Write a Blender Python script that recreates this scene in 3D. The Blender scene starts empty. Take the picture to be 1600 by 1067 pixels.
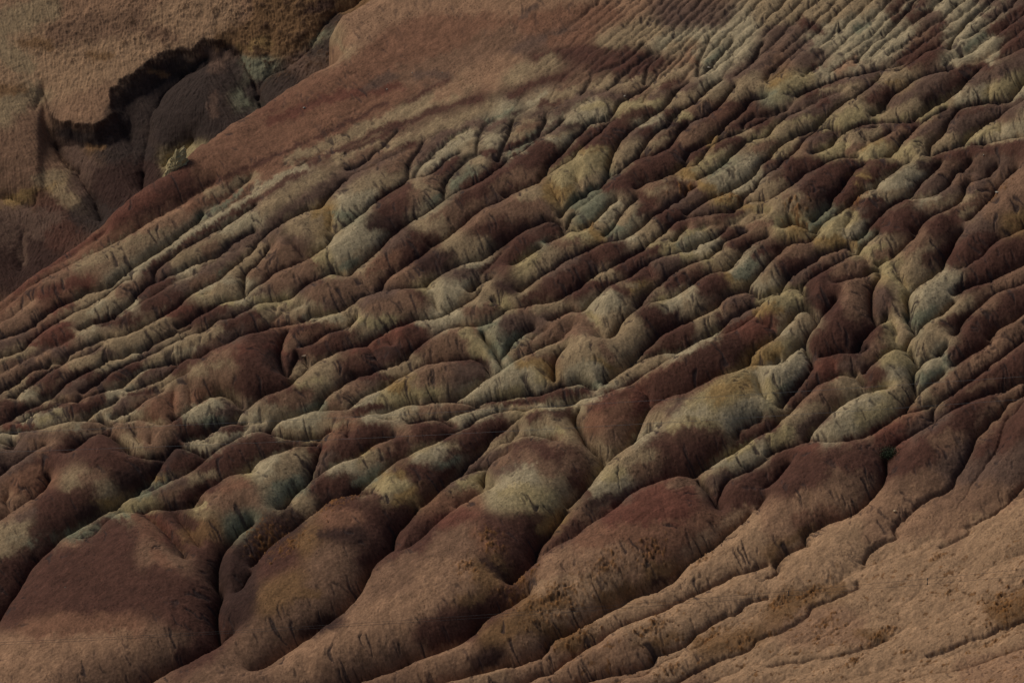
import bpy, math, random
import numpy as np

# ------------------------------------------------------------------ camera, sky, sun, exposure
IW, IH = 1600.0, 1067.0            # size of the reference frame the survey below is written in
scene = bpy.context.scene
DIST = 420.0                       # metres to the middle of the hillside
MPP = 0.06                         # metres per reference pixel at that distance
PITCH = math.radians(14)
cam_d = bpy.data.cameras.new("camera")
cam = bpy.data.objects.new("camera", cam_d)
scene.collection.objects.link(cam)
cam_d.sensor_width = 36.0
cam_d.lens = 36.0 * DIST / (IW * MPP)
cam_d.clip_start = 1.0
cam_d.clip_end = 4000.0
cam.location = (0, 0, 120.0)
cam.rotation_euler = (math.pi / 2 - PITCH, 0, 0)
scene.camera = cam

SUN_EL, SUN_AZ = math.radians(46), math.radians(-58)   # azimuth measured from +Y (away from camera) towards +X
world = bpy.data.worlds.new("World")
scene.world = world
world.use_nodes = True
wn = world.node_tree
sky = wn.nodes.new("ShaderNodeTexSky")
sky.sky_type = 'NISHITA'
sky.sun_disc = False
sky.sun_elevation = SUN_EL
sky.sun_rotation = SUN_AZ
sky.dust_density = 4.0
sky.air_density = 1.0
wn.links.new(sky.outputs[0], wn.nodes["Background"].inputs[0])
wn.nodes["Background"].inputs[1].default_value = 0.05
sd = bpy.data.lights.new("sun", 'SUN')
sd.energy = 1.9
sd.angle = math.radians(24)
sd.color = (1.0, 0.88, 0.74)
so = bpy.data.objects.new("sun", sd)
scene.collection.objects.link(so)
so.rotation_euler = (math.pi / 2 - SUN_EL, 0, math.pi - SUN_AZ)
so.location = (-60, 500, 260)
scene.view_settings.view_transform = 'Standard'
scene.view_settings.look = 'None'
scene.view_settings.gamma = 1.0
scene.view_settings.exposure = -0.33

rng = np.random.default_rng(7)
random.seed(7)

# ------------------------------------------------------------------ tile survey helpers
def T(tile, pts):
    """survey sheet (column,row) + coordinates at 4x -> reference frame coordinates"""
    if ':' in tile:                      # close-up sheet: x:y:scale
        x0, y0, s = (float(a) for a in tile.split(':'))
        v = [float(a) for a in pts.replace(',', ' ').split()]
        return np.array([(x0 + v[i] / s, y0 + v[i + 1] / s) for i in range(0, len(v), 2)])
    c, r = int(tile[0]), int(tile[1])
    ox, oy = 400 * c, (0, 267, 534, 800)[r]
    v = [float(a) for a in pts.replace(',', ' ').split()]
    return np.array([(ox + v[i] / 4, oy + v[i + 1] / 4) for i in range(0, len(v), 2)])

def parse(txt):
    out = []
    for ln in txt.strip().splitlines():
        ln = ln.split('#')[0].strip()
        if not ln:
            continue
        t, k, p = ln.split(None, 2)
        out.append((t, k, p))
    return out
# gullies and creases of the near hillside: sheet, strength, points
GULLIES = """
10 C 260,1040 380,960 560,880 720,800 900,740 1100,690 1290,640 1380,625
10 B 600,1060 700,980 820,880 890,800
10 A 1050,860 1030,930 980,1000 960,1067
10 B 1380,630 1280,740 1160,810 1040,870
10 B 1590,570 1480,640 1480,690 1425,750
10 A 1500,740 1440,770 1390,830 1380,900 1385,940 1330,1000 1260,1067
10 A 1640,800 1570,870 1530,960 1480,1040 1430,1067
10 B 980,900 900,930 800,960 700,1010 600,1067
20 B 0,690 40,640 60,600 150,550 330,480 500,430
20 B 230,620 260,590 270,550 300,520
20 A 430,585 490,500 500,460 640,410 740,350 820,270
20 C 820,270 870,210 1000,80 1090,0
20 A 600,550 670,490 740,430 790,390 880,330
20 C 880,330 1040,220 1160,110 1300,0
20 A 930,340 860,400 840,470 820,520
20 A 1020,360 940,430 840,540 740,600 680,640 620,720 560,760 460,830 380,890 310,960 240,1060
20 C 1020,360 1150,270 1240,160 1360,50
20 A 620,740 540,830 440,930 330,1010 280,1060
20 B 1080,520 930,530 840,600 825,670
20 A 1100,520 1030,570 980,640 940,680 870,730 740,810 660,890 620,960 600,1067
20 A 1310,500 1240,540 1150,640 1050,700 950,780 880,850 800,960 720,1060
20 A 1400,540 1340,600 1290,670 1170,740 1090,790 1040,850 980,910 850,960
20 A 1600,610 1480,640 1420,720 1340,770 1270,850 1110,950 1020,1050
20 B 1599,740 1460,780 1400,850 1250,900
20 A 1230,230 1210,290 1170,380 1160,480
20 A 1380,260 1300,350 1230,430 1170,480
20 C 1599,60 1450,200 1380,260
20 B 1560,200 1430,330 1330,470 1260,560
20 A 1570,270 1510,370 1500,400
20 C 1440,100 1300,200 1230,230
20 C 700,310 830,190 960,60
20 C 0,330 200,230 330,190 480,130 700,20
20 C 620,370 700,280 760,230
20 B 430,590 300,630 200,640 60,700 0,740
20 B 620,560 500,600 440,650 330,720 250,820
20 B 300,650 230,710 180,820 60,880 0,940
30 B 0,520 90,450 180,350 230,300 330,210 430,110 520,0
30 B 0,340 110,240 190,140 210,90
30 C 0,220 110,110 200,0
30 B 290,400 350,330 450,250 470,190 560,100 640,20
30 B 350,430 380,370 520,270 620,180 760,20
30 A 550,400 570,350 700,240 800,150 860,80 920,0
30 B 610,430 650,380 740,300 850,210 960,110 1060,30
30 B 720,430 800,350 860,270
30 B 850,400 900,340 1000,250 1100,110 1190,20
30 A 1140,320 1160,240 1240,150 1330,60 1400,0
30 B 1110,420 1250,320 1370,240 1480,170 1599,60
30 B 1250,410 1400,350 1500,270 1599,190
30 C 250,130 330,60 380,0
30 C 1000,100 1080,30 1110,0
30 A 180,610 260,570 340,535 440,495 560,465 700,435 850,395
30 B 850,395 1000,330 1060,300
30 A 700,470 620,555 500,630 400,700 330,780 230,830 180,880 60,950 0,990
30 A 1160,430 1000,470 900,510 830,570 770,610 690,700 640,740 540,790 450,860 380,920 310,970
30 A 1340,420 1220,530 1170,590 1060,660 960,700 910,745
30 A 1599,540 1520,630 1480,645 1380,645 1270,665 1180,690 1080,700 990,750 920,770
30 B 1400,540 1380,630
30 A 1180,690 1120,780 1080,850 1020,910 990,980
30 A 1599,640 1500,710 1400,770 1290,850 1200,900 1150,930 1060,990
30 B 1480,760 1450,850
30 A 1599,870 1500,890 1380,900 1250,930 1100,970
30 A 910,770 830,860 810,930 750,990 690,1020
30 B 500,890 480,960 450,1000
30 B 700,840 620,900 600,960 550,1000
30 B 310,975 450,880 600,850 690,770 750,770
30 B 0,700 100,690 160,650 200,620
30 B 0,840 90,780 200,700 300,640 400,600 500,560
30 B 1340,420 1450,370 1599,300
01 C 0,870 160,740 400,600 740,440 860,370 1000,290 1200,170 1380,60
01 C 0,960 110,880 240,800
01 C 300,600 480,500 700,370
01 A 0,1050 180,985 260,920 380,850 440,820 540,765 640,740 720,690 860,590 1000,500 1150,390 1220,330 1270,270
01 B 1270,270 1400,190 1599,30
01 A 200,1060 330,960 440,900 560,840 630,800 690,750 760,700 830,680
01 A 960,690 970,620 1050,560 1200,460 1330,380 1450,310 1599,220
01 A 300,1060 460,1010 560,960 680,930 790,850 870,770 960,700 1100,640 1180,600 1290,550 1400,480 1500,420 1599,370
01 B 540,1040 700,960 850,850 1000,760 1100,690 1290,630 1400,600
01 A 700,1060 860,990 960,940 1120,840 1240,740 1370,690 1400,650 1500,570 1580,490
01 A 1000,1050 1150,970 1250,900 1320,850 1400,820 1500,810 1599,740
01 A 1150,1067 1260,1000 1380,945 1500,900 1599,840
01 C 1220,350 1420,240 1599,110
11 A 0,460 130,360 250,280 320,240 390,230 440,180 520,90 640,10
11 B 0,600 60,520 120,470
11 A 340,540 430,490 480,420 540,370 640,290 760,200 850,150 920,80 950,20 960,-60
11 A 0,720 100,660 210,620 350,545
11 A 1250,0 1190,70 1175,160 1120,230
11 A 560,640 640,610 700,550 800,470 900,390 990,310 1100,250 1180,190 1300,110 1400,60 1500,0
11 A 0,830 100,810 210,800 330,710 450,660 480,645 570,640
11 A 770,750 830,690 920,610 1010,550 1110,470 1200,410 1290,340 1380,280 1480,210 1599,150
11 A 290,940 370,905 480,895 580,840 680,790 740,760 850,735 960,730 1050,725 1130,670 1220,620 1310,580 1440,540 1520,480 1599,430
11 B 0,1000 60,960 120,900 200,870
11 B 1380,720 1420,650 1500,560 1599,470
11 A 0,1005 120,965 250,955 330,940 430,960 520,990
11 A 820,1010 930,960 1000,930 1060,925 1130,915 1200,880 1290,800 1380,720 1480,680
11 A 1180,1040 1270,980 1380,970 1450,950 1530,910 1599,900
11 B 460,200 480,300 470,400
11 B 1100,740 1140,820 1170,880
21 A 0,140 60,110 180,70 290,0
21 A 590,0 560,80 480,140 400,200 340,250 290,290 220,310 120,370 0,440
21 B 390,330 400,260 470,190 600,110 700,10
21 B 470,350 560,260 640,200
21 A 570,400 640,350 660,290 730,200 790,150 860,90 1000,20
21 A 0,590 130,515 220,460 300,410 380,370
21 A 0,800 80,740 200,650 330,570 460,500 590,440 690,430 800,360 930,260 1060,180 1140,100 1230,50
21 A 0,880 130,830 280,820 400,750 470,690 600,620 740,550 860,460 960,360 1060,300 1190,250 1280,180
21 B 1010,450 1050,400 1150,340 1280,310 1400,240 1480,170 1599,100
21 A 400,880 470,850 540,780 640,700 740,690 850,590 960,540 1040,520 1120,480 1250,430 1330,380 1420,330 1599,270
21 A 600,1050 680,950 800,850 860,780 900,740 1000,650 1110,600 1200,560 1290,480 1400,420 1500,370 1599,340
21 A 780,870 910,820 1000,790 1080,740 1230,660 1330,630 1400,540 1500,460 1599,420
21 A 880,1050 1000,970 1140,920 1280,840 1380,770 1450,760 1530,780
21 A 1200,1050 1300,1000 1400,930 1550,830
21 B 230,940 330,900 430,880
21 B 540,1040 500,960 480,900
21 B 1470,750 1520,690 1599,590
31 B 0,190 90,130 180,60 260,0
31 A 260,320 350,260 400,200 480,110 560,20
31 A 300,400 370,330 460,260 560,170 630,110 750,50 850,-20
31 B 570,210 520,290 480,350 490,430
31 A 540,450 620,390 650,340 740,230 850,170 960,80 1030,10
31 A 560,510 680,400 800,280 960,190 1090,140 1150,70 1230,10
31 A 680,600 780,540 880,470 960,360 1070,270 1180,200 1230,140 1260,60
31 A 1050,640 1080,590 1150,500 1160,460 1230,370 1300,280 1380,200 1470,90 1560,20
31 A 880,770 1000,680 1100,620
31 B 860,910 880,850 870,760 820,640
31 A 0,540 80,500 160,460 260,440 330,390
31 A 60,740 150,660 210,600 300,540 400,510 480,480 540,500
31 A 230,740 330,640 400,590 550,520
31 A 400,720 500,690 600,650 690,600
31 A 0,790 80,770 180,735 230,760 270,820
31 A 0,1060 80,1000 170,920 240,870 290,900 310,960
31 B 250,1060 330,960 430,820
31 A 650,970 640,850 650,760 700,680
31 A 600,1060 700,980 760,910
31 B 860,920 900,1000 930,1030
31 A 930,1020 1000,940 1150,800 1250,730 1370,700 1500,640 1599,590
31 B 1130,620 1250,600 1380,500 1450,440 1599,370
31 A 1150,1060 1210,960 1300,880 1380,800 1480,750 1599,710
31 A 1380,1060 1450,990 1599,900
02 A 0,110 120,60 250,10
02 B 0,200 130,130 280,70 400,0
02 A 0,320 100,260 200,190 300,150 380,120 470,70 560,0
02 A 270,370 400,290 500,220 610,150 680,130 800,80 900,60 1050,10
02 B 110,340 200,290 300,200 420,140
02 A 500,310 640,230 780,160 900,110 1000,70 1200,0
02 A 680,310 800,260 900,190 1050,140 1150,120 1290,80 1400,30
02 B 0,340 70,340 120,350 110,420
02 A 150,500 260,450 370,370 450,370 560,340 660,310 760,320 880,290 1000,290 1100,250 1200,230 1280,160
02 B 540,490 640,430 740,370 820,330
02 A 700,500 800,460 900,390 1000,320 1060,290
02 A 0,580 120,560 290,540 430,490 540,490 700,510
02 A 1080,500 1160,460 1250,380 1370,330 1450,350 1540,430
02 B 580,590 700,540 800,500 900,490
02 A 440,720 560,640 620,590 700,590 760,620 800,680 860,720
02 A 0,860 150,740 300,650 450,600
02 A 780,1010 900,900 980,820 1060,740 1110,670 1180,620 1290,600 1380,540 1450,520 1520,460 1599,420
02 B 860,720 1000,740 1060,740
02 B 1100,670 1200,680 1320,720
02 A 700,1060 800,1000 930,940 1060,870 1200,780 1280,720 1400,660 1500,620 1599,580
02 A 1180,1040 1290,950 1400,880 1500,850 1599,790
02 B 100,1060 200,990 290,960 320,870
02 B 60,1067 60,990 80,950
12 A 150,0 170,120 200,200
12 A 200,200 260,120 270,80
12 B 330,150 290,90 270,80
12 A 0,410 100,340 210,280 310,180 370,130 450,70 540,45 640,20 760,0
12 A 230,470 350,430 450,350 540,280 620,230 720,200 800,190 900,140 1000,60 1080,0
12 A 580,420 640,390 800,300 900,230 1000,190 1080,140 1200,130 1330,110 1420,130 1490,200
12 A 90,550 180,500 250,465 380,430 500,430
12 A 1220,380 1300,340 1400,260 1500,210 1599,160
12 A 1430,130 1520,190 1599,130
12 A 640,490 760,460 900,410 1050,380 1200,375 1300,390 1400,400 1599,370
12 B 1180,500 1250,460 1350,430 1500,410 1599,400
12 B 90,560 160,610 280,620 400,620 450,600 600,520
12 A 0,790 100,730 200,690 330,650 430,630
12 A 340,880 370,770 410,660
12 A 440,820 500,780 600,760 680,700 780,640 900,600 1080,490 1180,500 1300,540
12 A 580,990 700,930 820,840 960,740 1050,700 1180,620 1280,570 1400,520 1500,470 1560,450
12 A 160,1060 300,920 440,830
12 A 1060,1050 1130,980 1180,920 1280,820 1400,740 1450,660 1599,520
12 B 1440,980 1430,880 1480,820 1599,740
12 A 1290,1060 1440,980 1500,960
12 A 400,1060 520,1010 740,990
22 A 0,370 150,350 250,320 370,280 460,275 520,300
22 A 270,270 260,160 330,80
22 A 600,270 700,170 860,50 920,0
22 B 0,400 250,410 350,400 480,340 600,250 700,190 860,100 1000,80 1200,10
22 A 0,480 200,450 400,390 560,350 700,290 850,210 1000,130 1150,50 1260,0
22 A 430,440 400,500 430,560 480,650 560,740 580,790
22 B 780,290 850,350 880,430
22 A 360,1060 450,960 560,830 600,770 720,690 790,580 830,490 900,420 980,380 1090,355 1200,290 1300,240 1460,175
22 B 660,720 750,680 830,620 900,590
22 A 660,1050 780,960 900,900 1020,860 1180,820 1310,740 1420,680 1500,620 1599,560
22 B 1400,650 1450,560 1599,500
22 A 1160,860 1230,940 1280,1020 1310,1060
22 A 1280,1000 1350,880 1450,830 1599,740
22 B 1540,1060 1599,980
22 B 1530,200 1560,300 1599,380
22 A 1420,190 1480,110 1560,40 1599,10
32 A 0,150 100,90 200,20 240,20 260,80 285,160
32 A 70,430 180,300 260,210 360,100
32 A 0,580 100,490 200,390 300,300 430,225 520,220 580,250 610,300
32 A 230,630 330,530 430,430 560,350 700,310 740,300
32 A 860,40 920,130 930,170 905,220 905,290 920,340
32 A 540,210 620,180 710,140 720,90 780,50 830,45
32 B 420,210 430,190 400,120
32 A 830,460 900,370 1000,280 1100,210 1200,130 1310,60 1400,0
32 A 0,710 150,670 300,630 440,640 620,590 700,540 820,470 900,440 960,420 1040,390
32 A 1030,490 1040,420 1100,370 1200,300 1300,230 1400,150 1500,70 1599,0
32 A 800,640 900,590 1000,530 1080,480 1200,410 1300,360 1450,310 1599,260
32 A 550,1060 620,1010 690,930 740,830 740,750 790,650
32 A 910,1050 1000,980 1120,930 1180,840 1240,740 1280,640 1350,550 1450,450 1520,380 1599,330
32 B 1220,980 1350,800 1450,640 1500,480 1599,390
32 A 1430,1060 1520,990 1599,900
32 A 0,930 100,820 140,780
03 A 0,730 100,580 200,420 260,320 350,220 470,140 600,90 690,60 780,30 850,20 1000,20 1180,10 1280,0
03 A 0,80 60,40 110,0
03 A 1370,660 1395,540 1365,480 1370,380 1400,280 1480,190 1599,90
03 A 1380,860 1370,780 1370,660
03 A 1000,1067 1150,1000 1300,910 1400,840 1480,790
03 B 1500,540 1599,400
13 A 0,370 90,270 200,190 300,100 430,0
13 A 630,610 700,480 730,400 840,290 870,190 950,90 1020,0
13 A 0,1020 100,970 260,870 400,780 520,700 630,615
13 A 700,1060 860,1010 1000,950 1150,900 1250,860 1350,800 1420,720 1500,670 1599,620
13 A 1290,1050 1450,1010 1599,960
13 B 940,290 1040,220 1150,110 1260,20
23 A 0,480 60,430 130,370 160,270 240,160 360,20
23 B 120,390 240,280 380,200 500,110 620,40 700,-30
23 A 920,490 1000,440 1060,370 1160,290 1280,200 1400,100 1500,20
23 A 0,980 100,940 200,900 260,820 370,770 480,700 620,620 760,540 920,490
23 B 0,620 60,580 130,540
23 A 120,1060 240,1020 400,910 540,830 620,770 740,700 900,640 1050,560 1160,510 1300,440 1400,390 1599,330
23 A 480,1060 700,1010 870,950 900,900 1050,850 1170,750 1300,670 1400,630 1470,570 1599,540
23 A 1040,1060 1150,1000 1300,920 1480,860 1520,810 1599,770
33 A 0,410 60,370 50,320 110,270 230,210 260,215
33 A 260,215 230,190 240,150 290,110 400,60 560,0
33 A 600,320 610,280 700,210 800,160 780,110 800,80 900,0
33 A 1080,220 1200,160 1260,110 1240,90 1300,70 1430,0
33 A 0,770 150,710 240,650 280,590 400,540 540,480 560,440
33 B 210,920 300,880 450,780
33 A 0,960 200,930 450,890 650,830 750,790
33 B 750,790 850,700 960,660 1100,600 1250,520
33 A 1000,900 1150,850 1250,800 1350,780 1480,720 1599,680
33 B 780,1060 1000,1010 1250,970 1450,900 1599,850
33 B 450,1060 620,1020 720,990 1000,900
33 C 930,520 960,460 1000,430
33 C 1190,390 1220,340 1350,270
"""
# creases of the far hillside
FAR_GULLIES = """
00 A 960,650 1000,560 1080,490 1150,430 1290,340
00 B 960,650 930,800 900,960 890,1067
00 A 330,870 400,990 500,1067
00 B 290,600 250,690 240,740
00 A 1400,290 1480,340 1540,440 1599,560 1640,700
00 B 730,740 790,840 830,940
00 A 1030,1050 1060,980 1180,930 1220,900
01 A 480,0 560,130 610,230 640,330
01 A 890,0 890,100 900,150
01 B 150,400 160,600 150,680
01 B 250,180 200,260 0,200
10 A 0,620 60,500 180,440 330,330 440,160 500,100 640,40 720,-20
10 B 0,560 80,470 200,400 330,280
10 C 100,220 90,470
"""
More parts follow.
